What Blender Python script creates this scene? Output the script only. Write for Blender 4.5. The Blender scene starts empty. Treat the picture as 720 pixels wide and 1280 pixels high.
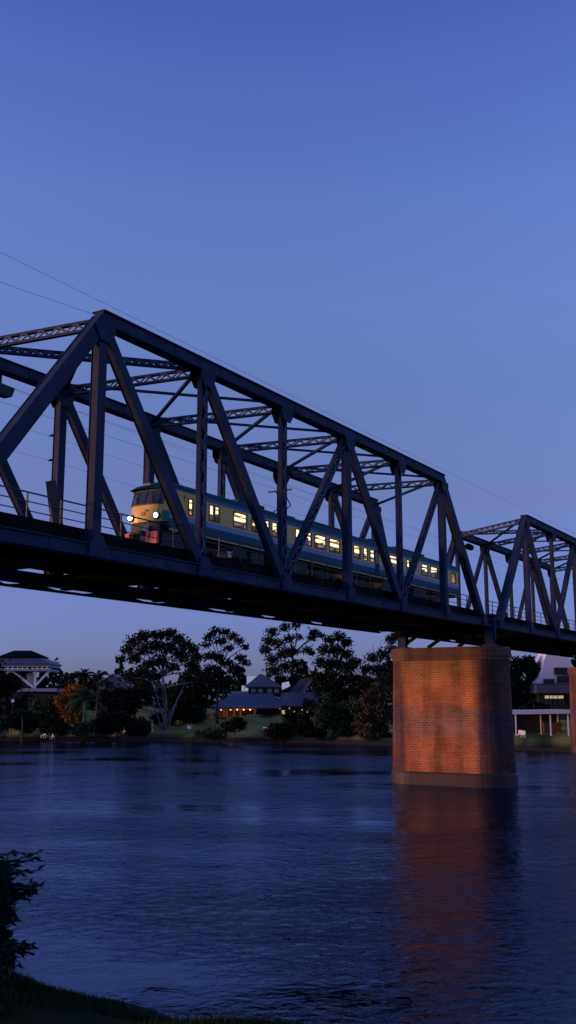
import bpy, math, random
import numpy as np
from mathutils import Vector, Matrix

random.seed(7)
scene = bpy.context.scene
col = scene.collection
H = 6.1                      # eye height above the water; z = 0 is the water
CAMX, CAMY = -21.388, -26.0
YAW, PIT, FPX = math.radians(31.414), 0.18608, 1250.16

# ------------------------------------------------------------------ helpers
def tag(o, label=None, cat=None, group=None, kind=None):
    if label: o['label'] = label
    if cat: o['category'] = cat
    if group: o['group'] = group
    if kind: o['kind'] = kind
    return o

def empty(name, loc, label=None, cat=None, group=None):
    o = bpy.data.objects.new(name, None)
    o.empty_display_size = 0.3
    col.objects.link(o)
    o.location = loc
    return tag(o, label, cat, group)

def wloc(o):
    v = Vector((0, 0, 0))
    while o is not None:
        v += Vector(o.location)
        o = o.parent
    return v

def link_mesh(name, verts, faces, mats, parent=None, mi=None, smooth=False, origin=None, uv=None):
    me = bpy.data.meshes.new(name)
    if parent is not None:
        off = wloc(parent)
    elif origin is not None:
        off = Vector(origin)
    else:
        off = Vector((0, 0, 0))
    v = np.asarray(verts, float).reshape(-1, 3) - np.array(off)
    me.from_pydata(v.tolist(), [], [tuple(f) for f in faces])
    if not isinstance(mats, (list, tuple)): mats = [mats]
    for m in mats: me.materials.append(m)
    if mi is not None: me.polygons.foreach_set('material_index', list(mi))
    if smooth: me.polygons.foreach_set('use_smooth', [True] * len(me.polygons))
    if uv is not None:
        l = me.uv_layers.new(name='UVMap')
        l.data.foreach_set('uv', np.asarray(uv, float).ravel().tolist())
    me.update()
    o = bpy.data.objects.new(name, me)
    col.objects.link(o)
    if parent is not None: o.parent = parent
    elif origin is not None: o.location = origin
    return o

def V(*a): return Vector(a)

class MB:
    def __init__(s): s.v = []; s.f = []; s.m = []
    def add(s, vs, fs, m=0):
        n = len(s.v)
        s.v += [tuple(q) for q in vs]
        s.f += [tuple(i + n for i in f) for f in fs]
        s.m += [m] * len(fs)
        return s
    def box(s, x0, x1, y0, y1, z0, z1, m=0):
        vs = [(x, y, z) for z in (z0, z1) for y in (y0, y1) for x in (x0, x1)]
        return s.add(vs, [(0, 2, 3, 1), (4, 5, 7, 6), (0, 1, 5, 4), (2, 6, 7, 3), (0, 4, 6, 2), (1, 3, 7, 5)], m)
    def bar(s, a, b, w, h, up=(0, 1, 0), m=0):
        """bar from a to b: h measured along 'up', w across it"""
        a = Vector(a); b = Vector(b); t = (b - a).normalized()
        u = Vector(up); u = (u - t * u.dot(t))
        if u.length < 1e-5: u = Vector((1, 0, 0)) - t * t.x
        u.normalize(); r = t.cross(u)
        vs = [p + r * (i * w / 2) + u * (j * h / 2) for p in (a, b) for j in (-1, 1) for i in (-1, 1)]
        return s.add(vs, [(0, 2, 3, 1), (4, 5, 7, 6), (0, 1, 5, 4), (2, 6, 7, 3), (0, 4, 6, 2), (1, 3, 7, 5)], m)
    def tube(s, pts, rad, n=6, m=0):
        pts = [Vector(p) for p in pts]
        if not isinstance(rad, (list, tuple)): rad = [rad] * len(pts)
        base = len(s.v); k = len(pts); prev = None
        for i, p in enumerate(pts):
            t = (pts[min(i + 1, k - 1)] - pts[max(i - 1, 0)]).normalized()
            q = Vector((0, 0, 1)) if abs(t.z) < .9 else Vector((1, 0, 0))
            if prev is not None: q = prev
            u = (q - t * q.dot(t)).normalized(); prev = u; r = t.cross(u)
            for j in range(n):
                a = 2 * math.pi * j / n
                s.v.append(tuple(p + (u * math.cos(a) + r * math.sin(a)) * rad[i]))
        for i in range(k - 1):
            for j in range(n):
                a, b = base + i * n + j, base + i * n + (j + 1) % n
                s.f.append((a, b, b + n, a + n)); s.m.append(m)
        s.f.append(tuple(base + j for j in range(n))[::-1]); s.m.append(m)
        s.f.append(tuple(base + (k - 1) * n + j for j in range(n))); s.m.append(m)
        return s
    def disc(s, c, axis, r, d, n=14, m=0, r2=None):
        c = Vector(c); a = Vector(axis).normalized()
        return s.tube([c - a * d / 2, c + a * d / 2], [r, r if r2 is None else r2], n, m)
    def poly(s, pts, m=0):
        return s.add(pts, [tuple(range(len(pts)))], m)
    def prism(s, pts, vec, m=0):
        n = len(pts); vec = Vector(vec)
        vs = [Vector(p) for p in pts] + [Vector(p) + vec for p in pts]
        fs = [tuple(range(n))[::-1], tuple(range(n, 2 * n))] + [(i, (i + 1) % n, (i + 1) % n + n, i + n) for i in range(n)]
        return s.add(vs, fs, m)
    def build(s, name, mats, parent=None, smooth=False, origin=None):
        return link_mesh(name, s.v, s.f, mats, parent, s.m, smooth, origin)

def direction(px, py):
    dx, dy = px - 360.0, 640.0 - py
    fwd = FPX * math.cos(PIT) - dy * math.sin(PIT)
    up = FPX * math.sin(PIT) + dy * math.cos(PIT)
    return fwd, dx, up
def spot(px, py, dist):
    """world point seen in that direction at a horizontal distance (metres)"""
    fwd, dx, up = direction(px, py)
    ah = Vector((math.cos(YAW), math.sin(YAW))); rh = Vector((math.sin(YAW), -math.cos(YAW)))
    v = ah * fwd + rh * dx
    L = v.length
    return Vector((CAMX + v.x * dist / L, CAMY + v.y * dist / L, H + up * dist / L))
def mpp(dist): return dist / 1272.0

# ------------------------------------------------------------------ materials
def newmat(name):
    m = bpy.data.materials.new(name); m.use_nodes = True
    nt = m.node_tree; b = nt.nodes['Principled BSDF']
    return m, nt, b
def N(nt, t, **k):
    n = nt.nodes.new(t)
    for a, b in k.items(): setattr(n, a, b)
    return n
def ramp(nt, stops):
    r = N(nt, 'ShaderNodeValToRGB'); e = r.color_ramp.elements
    e[0].position, e[0].color = stops[0][0], (*stops[0][1], 1)
    e[1].position, e[1].color = stops[1][0], (*stops[1][1], 1)
    for p, c in stops[2:]:
        q = e.new(p); q.color = (*c, 1)
    return r
def mottled(name, c1, c2, scale=1.0, rough=.6, bump=.0, metallic=0., detail=6, c3=None, stretch=(1, 1, 1), spec=.5):
    m, nt, b = newmat(name)
    tc = N(nt, 'ShaderNodeTexCoord'); mp = N(nt, 'ShaderNodeMapping'); mp.inputs['Scale'].default_value = stretch
    nz = N(nt, 'ShaderNodeTexNoise'); nz.inputs['Scale'].default_value = scale; nz.inputs['Detail'].default_value = detail
    nz.inputs['Roughness'].default_value = .65
    nt.links.new(tc.outputs['Object'], mp.inputs['Vector']); nt.links.new(mp.outputs['Vector'], nz.inputs['Vector'])
    st = [(.32, c1), (.68, c2)]
    if c3: st.append((.78, c3))
    r = ramp(nt, st)
    nt.links.new(nz.outputs['Fac'], r.inputs['Fac']); nt.links.new(r.outputs['Color'], b.inputs['Base Color'])
    b.inputs['Roughness'].default_value = rough; b.inputs['Metallic'].default_value = metallic
    b.inputs['Specular IOR Level'].default_value = spec
    if bump:
        bp = N(nt, 'ShaderNodeBump'); bp.inputs['Strength'].default_value = bump; bp.inputs['Distance'].default_value = .03
        n2 = N(nt, 'ShaderNodeTexNoise'); n2.inputs['Scale'].default_value = scale * 9; n2.inputs['Detail'].default_value = 4
        nt.links.new(mp.outputs['Vector'], n2.inputs['Vector'])
        nt.links.new(n2.outputs['Fac'], bp.inputs['Height']); nt.links.new(bp.outputs['Normal'], b.inputs['Normal'])
    return m
def glow(name, c, strength, base=(.5, .45, .35)):
    m, nt, b = newmat(name)
    b.inputs['Base Color'].default_value = (*base, 1)
    b.inputs['Emission Color'].default_value = (*c, 1); b.inputs['Emission Strength'].default_value = strength
    tc = N(nt, 'ShaderNodeTexCoord'); nz = N(nt, 'ShaderNodeTexNoise'); nz.inputs['Scale'].default_value = 2.2
    nt.links.new(tc.outputs['Object'], nz.inputs['Vector'])
    mr = N(nt, 'ShaderNodeMapRange'); mr.inputs['From Min'].default_value = .3; mr.inputs['From Max'].default_value = .7
    mr.inputs['To Min'].default_value = strength * .6; mr.inputs['To Max'].default_value = strength * 1.2
    nt.links.new(nz.outputs['Fac'], mr.inputs['Value']); nt.links.new(mr.outputs['Result'], b.inputs['Emission Strength'])
    return m

M = {}
M['steel'] = mottled('bridge_steel', (.014, .020, .042), (.038, .050, .094), .8, .65, .3, c3=(.038, .032, .038), stretch=(1, 1, .6), spec=.1)
M['lacing'] = mottled('lightened_lacing', (.05, .075, .12), (.10, .13, .19), 1.5, .65, .2, spec=.1)  # lacing coloured paler than the steel to imitate light showing through it
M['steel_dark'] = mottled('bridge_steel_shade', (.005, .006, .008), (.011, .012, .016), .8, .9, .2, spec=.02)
M['timber'] = mottled('deck_timber', (.008, .008, .009), (.018, .016, .016), 1.5, .95, .2, spec=.02)
M['rail'] = mottled('rail_steel', (.10, .08, .07), (.2, .17, .15), 3, .4, 0, .6)
M['railing'] = mottled('railing_paint', (.035, .03, .025), (.07, .058, .04), 2, .6)
M['cream'] = mottled('train_cream', (.87, .50, .085), (.93, .57, .12), 1.1, .35, spec=.4)
M['pillar'] = mottled('train_window_band', (.84, .51, .10), (.90, .58, .14), 1.1, .35, spec=.4)
M['teal'] = mottled('train_teal', (.001, .085, .115), (.003, .12, .15), .9, .5, stretch=(1, 1, .3), spec=.15)
M['blue'] = mottled('train_blue', (.03, .10, .22), (.05, .14, .28), .9, .35)
M['pale'] = mottled('train_pale_stripe', (.24, .34, .52), (.31, .41, .58), .9, .5, spec=.15)
M['grey'] = mottled('train_grey_stripe', (.10, .19, .26), (.15, .24, .32), .9, .5, spec=.15)
M['roof'] = mottled('train_roof', (.003, .065, .075), (.006, .09, .095), .7, .6, .1, spec=.12)
M['green'] = mottled('train_green', (.02, .16, .08), (.03, .2, .1), 1, .4)
M['black'] = mottled('train_black', (.012, .012, .014), (.03, .028, .028), 2, .6)
M['under'] = mottled('train_undergear', (.014, .011, .009), (.04, .03, .022), 2, .7)
M['red'] = mottled('train_red', (.85, .02, .01), (.92, .035, .015), 2, .4)
M['inside'] = mottled('train_interior', (.70, .62, .42), (.80, .72, .52), 1, .6)
M['seat'] = mottled('train_seat', (.04, .035, .05), (.08, .06, .06), 3, .8)
M['lamp_white'] = glow('headlight_glow', (1, .95, .8), 5)
M['lamp_green'] = glow('headlight_glow_cool', (.85, 1, .8), 4)
M['tube'] = glow('ceiling_tube_glow', (1, .80, .46), 1.75)
M['warm'] = glow('warm_window_glow', (1, .72, .35), .45)
M['orange_room'] = mottled('veranda_wall', (.5, .2, .08), (.62, .27, .11), 1, .7)
M['bulb'] = glow('veranda_bulb_glow', (1, .42, .14), 10)
M['white_glow'] = glow('glowing_white_wall', (.75, .82, 1), .28, (.7, .7, .72))  # white walls given their own glow to look lit; no floodlight is built
M['white'] = mottled('white_paint', (.72, .70, .70), (.82, .80, .80), .5, .5)
M['pinkwhite'] = mottled('white_membrane', (.74, .64, .66), (.82, .72, .73), .3, .6)
M['slate'] = mottled('slate_roof', (.05, .052, .08), (.085, .088, .125), .6, .5, .2)
M['darkwall'] = mottled('dark_wall', (.010, .010, .010), (.022, .02, .019), .6, .8)
M['greyroof'] = mottled('grey_metal_roof', (.16, .17, .20), (.22, .23, .27), .5, .4)
M['steelband'] = mottled('galvanised_band', (.22, .24, .28), (.34, .36, .41), .7, .45)
M['postwood'] = mottled('veranda_post', (.38, .2, .1), (.5, .28, .15), 2, .7)
M['bark_pale'] = mottled('pale_bark', (.09, .085, .08), (.22, .21, .20), .8, .8, .3, stretch=(1, 1, .3))
M['bark'] = mottled('dark_bark', (.03, .025, .022), (.06, .05, .045), 1, .9, .3)
def leafmat(name, a, b): return mottled(name, a, b, .45, .85, spec=.08, detail=3)
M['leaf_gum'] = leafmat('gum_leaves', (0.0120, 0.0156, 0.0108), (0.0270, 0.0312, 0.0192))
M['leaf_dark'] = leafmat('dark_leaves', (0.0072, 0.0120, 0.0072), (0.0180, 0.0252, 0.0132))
M['leaf_green'] = leafmat('green_leaves', (.020, .045, .016), (.045, .075, .03))
M['leaf_brown'] = leafmat('brownish_leaves', (.045, .04, .025), (.085, .06, .035))
M['leaf_orange'] = leafmat('orange_leaves', (.17, .06, .010), (.36, .125, .016))
M['leaf_palm'] = leafmat('palm_leaves', (.035, .06, .025), (.07, .10, .04))
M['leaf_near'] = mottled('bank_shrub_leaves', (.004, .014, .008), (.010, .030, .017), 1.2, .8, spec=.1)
M['grass_near'] = mottled('bank_grass_blades', (.006, .018, .003), (.013, .032, .006), .7, .8, spec=.2)
M['soil'] = mottled('near_bank_soil', (.004, .010, .002), (.008, .016, .003), .8, .95, .6, spec=.1)
M['glass_dark'] = mottled('dark_glass', (.02, .025, .035), (.04, .045, .06), .4, .08)

def glassmat():
    m, nt, b = newmat('window_glass')
    tr = N(nt, 'ShaderNodeBsdfTransparent'); gl = N(nt, 'ShaderNodeBsdfGlossy'); gl.inputs['Roughness'].default_value = .04
    tc = N(nt, 'ShaderNodeTexCoord'); nz = N(nt, 'ShaderNodeTexNoise'); nz.inputs['Scale'].default_value = 3
    bp = N(nt, 'ShaderNodeBump'); bp.inputs['Strength'].default_value = .02
    nt.links.new(tc.outputs['Object'], nz.inputs['Vector']); nt.links.new(nz.outputs['Fac'], bp.inputs['Height']); nt.links.new(bp.outputs['Normal'], gl.inputs['Normal'])
    fr = N(nt, 'ShaderNodeFresnel'); fr.inputs['IOR'].default_value = 1.5
    mx = N(nt, 'ShaderNodeMixShader')
    nt.links.new(fr.outputs['Fac'], mx.inputs['Fac']); nt.links.new(tr.outputs[0], mx.inputs[1]); nt.links.new(gl.outputs[0], mx.inputs[2])
    nt.links.new(mx.outputs[0], nt.nodes['Material Output'].inputs['Surface'])
    return m
M['glass'] = glassmat()

def brickmat():
    m, nt, b = newmat('pier_brick')
    uv = N(nt, 'ShaderNodeUVMap'); tc = N(nt, 'ShaderNodeTexCoord')
    br = N(nt, 'ShaderNodeTexBrick'); br.inputs['Scale'].default_value = 1
    br.inputs['Brick Width'].default_value = .42; br.inputs['Row Height'].default_value = .175
    br.inputs['Mortar Size'].default_value = .026; br.inputs['Mortar Smooth'].default_value = .3
    br.inputs['Color1'].default_value = (.46, .135, .045, 1); br.inputs['Color2'].default_value = (.31, .083, .036, 1)
    br.inputs['Mortar'].default_value = (.48, .26, .15, 1); br.inputs['Bias'].default_value = -.2
    nt.links.new(uv.outputs['UV'], br.inputs['Vector'])
    # weathering: vertical run-off streaks, broad soot, pale lime on some courses
    mp = N(nt, 'ShaderNodeMapping'); mp.inputs['Scale'].default_value = (.55, .07, 1)
    n1 = N(nt, 'ShaderNodeTexNoise'); n1.inputs['Scale'].default_value = 1.3; n1.inputs['Detail'].default_value = 3; n1.inputs['Roughness'].default_value = .55
    nt.links.new(uv.outputs['UV'], mp.inputs['Vector']); nt.links.new(mp.outputs['Vector'], n1.inputs['Vector'])
    r1 = ramp(nt, [(.36, (.50, .46, .46)), (.58, (1, 1, 1))])
    nt.links.new(n1.outputs['Fac'], r1.inputs['Fac'])
    n2 = N(nt, 'ShaderNodeTexNoise'); n2.inputs['Scale'].default_value = .42; n2.inputs['Detail'].default_value = 5
    nt.links.new(uv.outputs['UV'], n2.inputs['Vector'])
    r2 = ramp(nt, [(.36, (.66, .62, .64)), (.62, (1.2, 1.08, 1.0))])
    nt.links.new(n2.outputs['Fac'], r2.inputs['Fac'])
    mp3 = N(nt, 'ShaderNodeMapping'); mp3.inputs['Scale'].default_value = (.6, 3.1, 1)
    n3 = N(nt, 'ShaderNodeTexNoise'); n3.inputs['Scale'].default_value = 1; n3.inputs['Detail'].default_value = 3
    nt.links.new(uv.outputs['UV'], mp3.inputs['Vector']); nt.links.new(mp3.outputs['Vector'], n3.inputs['Vector'])
    r3 = ramp(nt, [(.5, (0, 0, 0)), (.72, (.34, .34, .34))])
    nt.links.new(n3.outputs['Fac'], r3.inputs['Fac'])
    a = N(nt, 'ShaderNodeMix', data_type='RGBA', blend_type='MULTIPLY'); a.inputs[0].default_value = 1
    nt.links.new(br.outputs['Color'], a.inputs[6]); nt.links.new(r1.outputs['Color'], a.inputs[7])
    c = N(nt, 'ShaderNodeMix', data_type='RGBA', blend_type='MULTIPLY'); c.inputs[0].default_value = .9
    nt.links.new(a.outputs[2], c.inputs[6]); nt.links.new(r2.outputs['Color'], c.inputs[7])
    e = N(nt, 'ShaderNodeMix', data_type='RGBA', blend_type='MIX'); e.inputs[7].default_value = (.42, .24, .15, 1)
    nt.links.new(r3.outputs['Color'], e.inputs[0]); nt.links.new(c.outputs[2], e.inputs[6])
    so_ = N(nt, 'ShaderNodeSeparateXYZ'); nt.links.new(tc.outputs['Object'], so_.inputs[0])
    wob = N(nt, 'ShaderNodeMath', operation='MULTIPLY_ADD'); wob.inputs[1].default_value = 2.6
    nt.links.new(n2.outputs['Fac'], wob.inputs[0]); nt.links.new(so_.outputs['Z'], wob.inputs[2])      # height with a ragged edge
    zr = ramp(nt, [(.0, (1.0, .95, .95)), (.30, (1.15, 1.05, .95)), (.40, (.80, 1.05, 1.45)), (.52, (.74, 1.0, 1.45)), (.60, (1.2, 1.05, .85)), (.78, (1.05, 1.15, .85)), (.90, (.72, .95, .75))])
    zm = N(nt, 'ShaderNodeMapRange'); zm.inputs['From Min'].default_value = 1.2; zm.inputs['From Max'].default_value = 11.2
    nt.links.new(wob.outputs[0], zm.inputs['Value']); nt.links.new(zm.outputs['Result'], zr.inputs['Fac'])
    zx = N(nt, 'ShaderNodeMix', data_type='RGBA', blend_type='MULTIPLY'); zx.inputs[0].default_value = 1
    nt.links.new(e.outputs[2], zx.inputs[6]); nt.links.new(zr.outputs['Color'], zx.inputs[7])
    # shade of the rounded ends painted into the brick colour
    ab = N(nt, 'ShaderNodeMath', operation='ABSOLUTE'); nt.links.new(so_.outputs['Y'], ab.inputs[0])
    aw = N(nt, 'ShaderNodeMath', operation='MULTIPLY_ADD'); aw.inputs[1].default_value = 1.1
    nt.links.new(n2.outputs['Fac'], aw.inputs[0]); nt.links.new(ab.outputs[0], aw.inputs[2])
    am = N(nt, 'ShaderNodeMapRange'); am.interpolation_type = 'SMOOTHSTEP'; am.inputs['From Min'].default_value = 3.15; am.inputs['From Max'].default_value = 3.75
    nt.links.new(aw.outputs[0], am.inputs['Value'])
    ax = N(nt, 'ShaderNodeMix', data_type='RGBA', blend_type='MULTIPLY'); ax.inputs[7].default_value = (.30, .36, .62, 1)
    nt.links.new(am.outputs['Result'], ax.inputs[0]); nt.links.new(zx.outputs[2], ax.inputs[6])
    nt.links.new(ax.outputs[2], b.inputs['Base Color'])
    b.inputs['Roughness'].default_value = .85; b.inputs['Specular IOR Level'].default_value = .2
    bp = N(nt, 'ShaderNodeBump'); bp.inputs['Strength'].default_value = .6; bp.inputs['Distance'].default_value = .03
    ad = N(nt, 'ShaderNodeMath', operation='MULTIPLY_ADD'); ad.inputs[1].default_value = -1
    nt.links.new(br.outputs['Fac'], ad.inputs[0]); nt.links.new(n1.outputs['Fac'], ad.inputs[2])
    nt.links.new(ad.outputs[0], bp.inputs['Height']); nt.links.new(bp.outputs['Normal'], b.inputs['Normal'])
    return m
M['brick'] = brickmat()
M['stone'] = mottled('pier_cap_stone', (.04, .02, .014), (.17, .065, .03), .9, .85, .5, stretch=(1, 1, .4))
M['plinth'] = mottled('pier_wet_plinth', (.022, .009, .006), (.055, .02, .011), .8, .6, .5)

def watermat():
    m, nt, b = newmat('river_water')
    b.inputs['Base Color'].default_value = (.004, .005, .014, 1)
    b.inputs['Roughness'].default_value = .06; b.inputs['IOR'].default_value = 1.333
    tc = N(nt, 'ShaderNodeTexCoord')
    mp0 = N(nt, 'ShaderNodeMapping'); mp0.inputs['Rotation'].default_value = (0, 0, -YAW)
    nt.links.new(tc.outputs['Object'], mp0.inputs['Vector'])
    def noise(sc, stretch, detail, rough, dist=0.):
        mp = N(nt, 'ShaderNodeMapping'); mp.inputs['Scale'].default_value = stretch
        n = N(nt, 'ShaderNodeTexNoise'); n.inputs['Scale'].default_value = sc; n.inputs['Detail'].default_value = detail
        n.inputs['Roughness'].default_value = rough; n.inputs['Distortion'].default_value = dist
        nt.links.new(mp0.outputs['Vector'], mp.inputs['Vector']); nt.links.new(mp.outputs['Vector'], n.inputs['Vector'])
        return n.outputs['Fac']
    big = noise(.10, (1, .75, 1), 3, .5, .4)
    mid = noise(.62, (1, .7, 1), 3, .55, .5)
    fine = noise(2.6, (1, .8, 1), 4, .6, .6)
    patch = noise(.085, (1, .45, 1), 5, .6)
    pr = N(nt, 'ShaderNodeMapRange'); pr.inputs['From Min'].default_value = .40; pr.inputs['From Max'].default_value = .66
    pr.inputs['To Min'].default_value = .35; pr.inputs['To Max'].default_value = 3.0
    nt.links.new(patch, pr.inputs['Value'])
    def bump(h, dist, strength, prev=None, mod=None):
        bp = N(nt, 'ShaderNodeBump'); bp.inputs['Distance'].default_value = dist; bp.inputs['Strength'].default_value = strength
        nt.links.new(h, bp.inputs['Height'])
        if mod is not None:
            k = N(nt, 'ShaderNodeMath', operation='MULTIPLY'); k.inputs[1].default_value = strength
            nt.links.new(mod, k.inputs[0]); nt.links.new(k.outputs[0], bp.inputs['Strength'])
        if prev is not None: nt.links.new(prev, bp.inputs['Normal'])
        return bp.outputs['Normal']
    n1 = bump(big, .15, .8)
    n2 = bump(mid, .055, .9, n1, pr.outputs['Result'])
    n3 = bump(fine, .036, .9, n2, pr.outputs['Result'])
    df = N(nt, 'ShaderNodeBsdfDiffuse'); df.inputs['Color'].default_value = (.0015, .002, .006, 1)
    gl = N(nt, 'ShaderNodeBsdfGlossy'); gl.inputs['Roughness'].default_value = .05; gl.inputs['Color'].default_value = (.54, .66, 1.0, 1)
    fr = N(nt, 'ShaderNodeFresnel'); fr.inputs['IOR'].default_value = 1.5
    mx = N(nt, 'ShaderNodeMixShader')
    for q in (df, gl, fr): nt.links.new(n3, q.inputs['Normal'])
    nt.links.new(fr.outputs[0], mx.inputs[0]); nt.links.new(df.outputs[0], mx.inputs[1]); nt.links.new(gl.outputs[0], mx.inputs[2])
    nt.links.new(mx.outputs[0], nt.nodes['Material Output'].inputs['Surface'])
    return m
M['water'] = watermat()

def bankmat():
    m, nt, b = newmat('far_bank_turf')
    tc = N(nt, 'ShaderNodeTexCoord'); n = N(nt, 'ShaderNodeTexNoise'); n.inputs['Scale'].default_value = .12; n.inputs['Detail'].default_value = 8
    n.inputs['Roughness'].default_value = .7
    nt.links.new(tc.outputs['Object'], n.inputs['Vector'])
    r = ramp(nt, [(.3, (.13, .13, .03)), (.7, (.30, .28, .075)), (.85, (.2, .15, .06))])
    nt.links.new(n.outputs['Fac'], r.inputs['Fac'])
    sx = N(nt, 'ShaderNodeSeparateXYZ'); nt.links.new(tc.outputs['Object'], sx.inputs[0])
    mr = N(nt, 'ShaderNodeMapRange'); mr.inputs['From Min'].default_value = .5; mr.inputs['From Max'].default_value = 1.1
    nt.links.new(sx.outputs['Z'], mr.inputs['Value'])
    mx = N(nt, 'ShaderNodeMix', data_type='RGBA'); mx.inputs[6].default_value = (.03, .024, .018, 1)
    nt.links.new(mr.outputs['Result'], mx.inputs[0]); nt.links.new(r.outputs['Color'], mx.inputs[7])
    nt.links.new(mx.outputs[2], b.inputs['Base Color']); b.inputs['Roughness'].default_value = .95
    b.inputs['Specular IOR Level'].default_value = .1
    return m
M['turf'] = bankmat()

# ------------------------------------------------------------------ setting
w = MB(); w.poly([(-60, -3000, 0), (3000, -3000, 0), (3000, 3000, 0), (-60, 3000, 0)])
tag(w.build('river_water', M['water']), kind='structure')

# near bank: level grass, then a bank falling to the river (runs along Y)
def near_bank():
    xs = [-3000, -200, -60, -40, -30, -25, -22, -20, -19, -18, -17.5, -17, -16.7, -16.4, -16.1, -15.8, -15.3, -14.6, -13.5, -12, -10, -7, -3]
    ys = [-3000, -400, -120, -60, -45] + [-38 + .75 * i for i in range(40)] + [-6, 0, 10, 30, 80, 300, 3000]
    def z(x, y):
        zt = H - 1.72
        if x < -17: s = 0.0
        else: s = min(1, (x + 17) / 13.0)
        prof = zt - (zt + .9) * (s ** 1.15) if s > 0 else zt
        r = .05 * math.sin(x * 3.1 + y * 1.3) + .045 * math.sin(y * 2.3 - x) + .03 * math.sin(y * 5.1 + 2 * x)
        if abs(x + 20) > 30 or abs(y + 25) > 50: r = 0
        return prof + r
    vs = [(x, y, z(x, y)) for x in xs for y in ys]
    n = len(ys)
    fs = [(i * n + j, (i + 1) * n + j, (i + 1) * n + j + 1, i * n + j + 1) for i in range(len(xs) - 1) for j in range(n - 1)]
    return tag(link_mesh('near_bank_ground', vs, fs, M['soil'], smooth=True), kind='structure'), z
_, near_z = near_bank()

# far bank: shore distance from the camera foot as a function of bearing
SHORE = [(-90, 400), (-60, 210), (-30, 140), (0, 122), (15.6, 126), (22, 134), (29.5, 147), (38.5, 155), (47, 160), (60, 178), (90, 330), (120, 900)]
def shore(bdeg):
    for (a, r), (b, s) in zip(SHORE, SHORE[1:]):
        if a <= bdeg <= b: return r + (s - r) * (bdeg - a) / (b - a)
    return SHORE[0][1] if bdeg < SHORE[0][0] else SHORE[-1][1]
def bank_h(o, b):
    jag = .25 * math.sin(b * 2.1) + .2 * math.sin(b * 5.3 + 1)
    lawn = 1.0 if 30 < b < 41 else .72
    if o < 0: return -.8
    if o < 1.5: return -.8 + (1.35 + jag) * (o / 1.5)
    if o < 32: return .55 + jag + (3.1 * lawn) * (o - 1.5) / 30.5
    return .55 + jag + 3.1 * lawn + min(1.4, (o - 32) * .02)
def far_ground(px, dist):
    p = spot(px, 800, dist); b = math.degrees(math.atan2(p.y - CAMY, p.x - CAMX))
    return bank_h(dist - shore(b), b)
bs = [-90 + 2 * i for i in range(45)] + [.5 * i for i in range(0, 121)] + [62 + 2 * i for i in range(30)]
os_ = [-8, 0, .5, 1, 1.5, 3, 6, 10, 15, 20, 26, 32, 45, 70, 120, 250, 600, 2600]
vs, fs = [], []
for b in bs:
    for o in os_:
        r = shore(b) + o
        vs.append((CAMX + r * math.cos(math.radians(b)), CAMY + r * math.sin(math.radians(b)), bank_h(o, b)))
n = len(os_)
fs = [(i * n + j, i * n + j + 1, (i + 1) * n + j + 1, (i + 1) * n + j) for i in range(len(bs) - 1) for j in range(n - 1)]
tag(link_mesh('far_bank_ground', vs, [f[::-1] for f in fs], M['turf'], smooth=True), kind='structure')

# ------------------------------------------------------------------ bridge
HT, HTF, HB0, HB1 = 14.84 + H, 15.1 + H, 5.33 + H, 5.80 + H
HBC = (HB0 + HB1) / 2
WB = 8.36
DECK = 6.45 + H

def plain(mb, a, b, w, d):
    mb.bar(a, b, w, d, (0, 1, 0))
    t = (Vector(b) - Vector(a)).normalized()
    for s in (-1, 1):                                   # cover plates standing proud on both faces
        o = Vector((0, s * (d / 2 + .012), 0))
        mb.bar(Vector(a) + t * .02 + o, Vector(b) - t * .02 + o, w + .07, .024, (0, 1, 0))
def lattice(mb, a, b, w, d, up=(0, 1, 0)):
    a = Vector(a); b = Vector(b); t = (b - a); L = t.length; t.normalize()
    u = Vector(up); u = (u - t * u.dot(t)).normalized(); r = t.cross(u)
    for s in (-1, 1):
        mb.bar(a + r * s * (w / 2 - .03), b + r * s * (w / 2 - .03), .06, d, u)
        for q in (-1, 1):
            mb.bar(a + r * s * (w / 2 - .085) + u * q * (d / 2 - .012), b + r * s * (w / 2 - .085) + u * q * (d / 2 - .012), .05, .024, u)
    k = max(3, int(L / (w * .95))); wi = w / 2 - .08
    for q in (-1, 1):
        for i in range(k):
            s = (1 if i % 2 else -1)
            p0 = a + t * (L * i / k) + r * wi * s; p1 = a + t * (L * (i + 1) / k) - r * wi * s
            o = u * q * (d / 2 + .008)
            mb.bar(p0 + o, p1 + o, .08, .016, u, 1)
    return mb

def chord(mb, x0, x1, y, z, w, h):
    mb.box(x0, x1, y - w / 2, y + w / 2, z - h / 2, z + h / 2)
    mb.box(x0 - .03, x1 + .03, y - w / 2 - .09, y + w / 2 + .09, z + h / 2, z + h / 2 + .05)
    mb.box(x0 - .02, x1 + .02, y - w / 2 - .07, y + w / 2 + .07, z - h / 2 - .035, z - h / 2)
    x = x0 + 1.2
    while x < x1 - .5:                                  # splice plates
        for s in (-1, 1): mb.box(x, x + .55, y + s * (w / 2 + .012) - .012, y + s * (w / 2 + .012) + .012, z - h * .36, z + h * .36)
        x += 3.4

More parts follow.
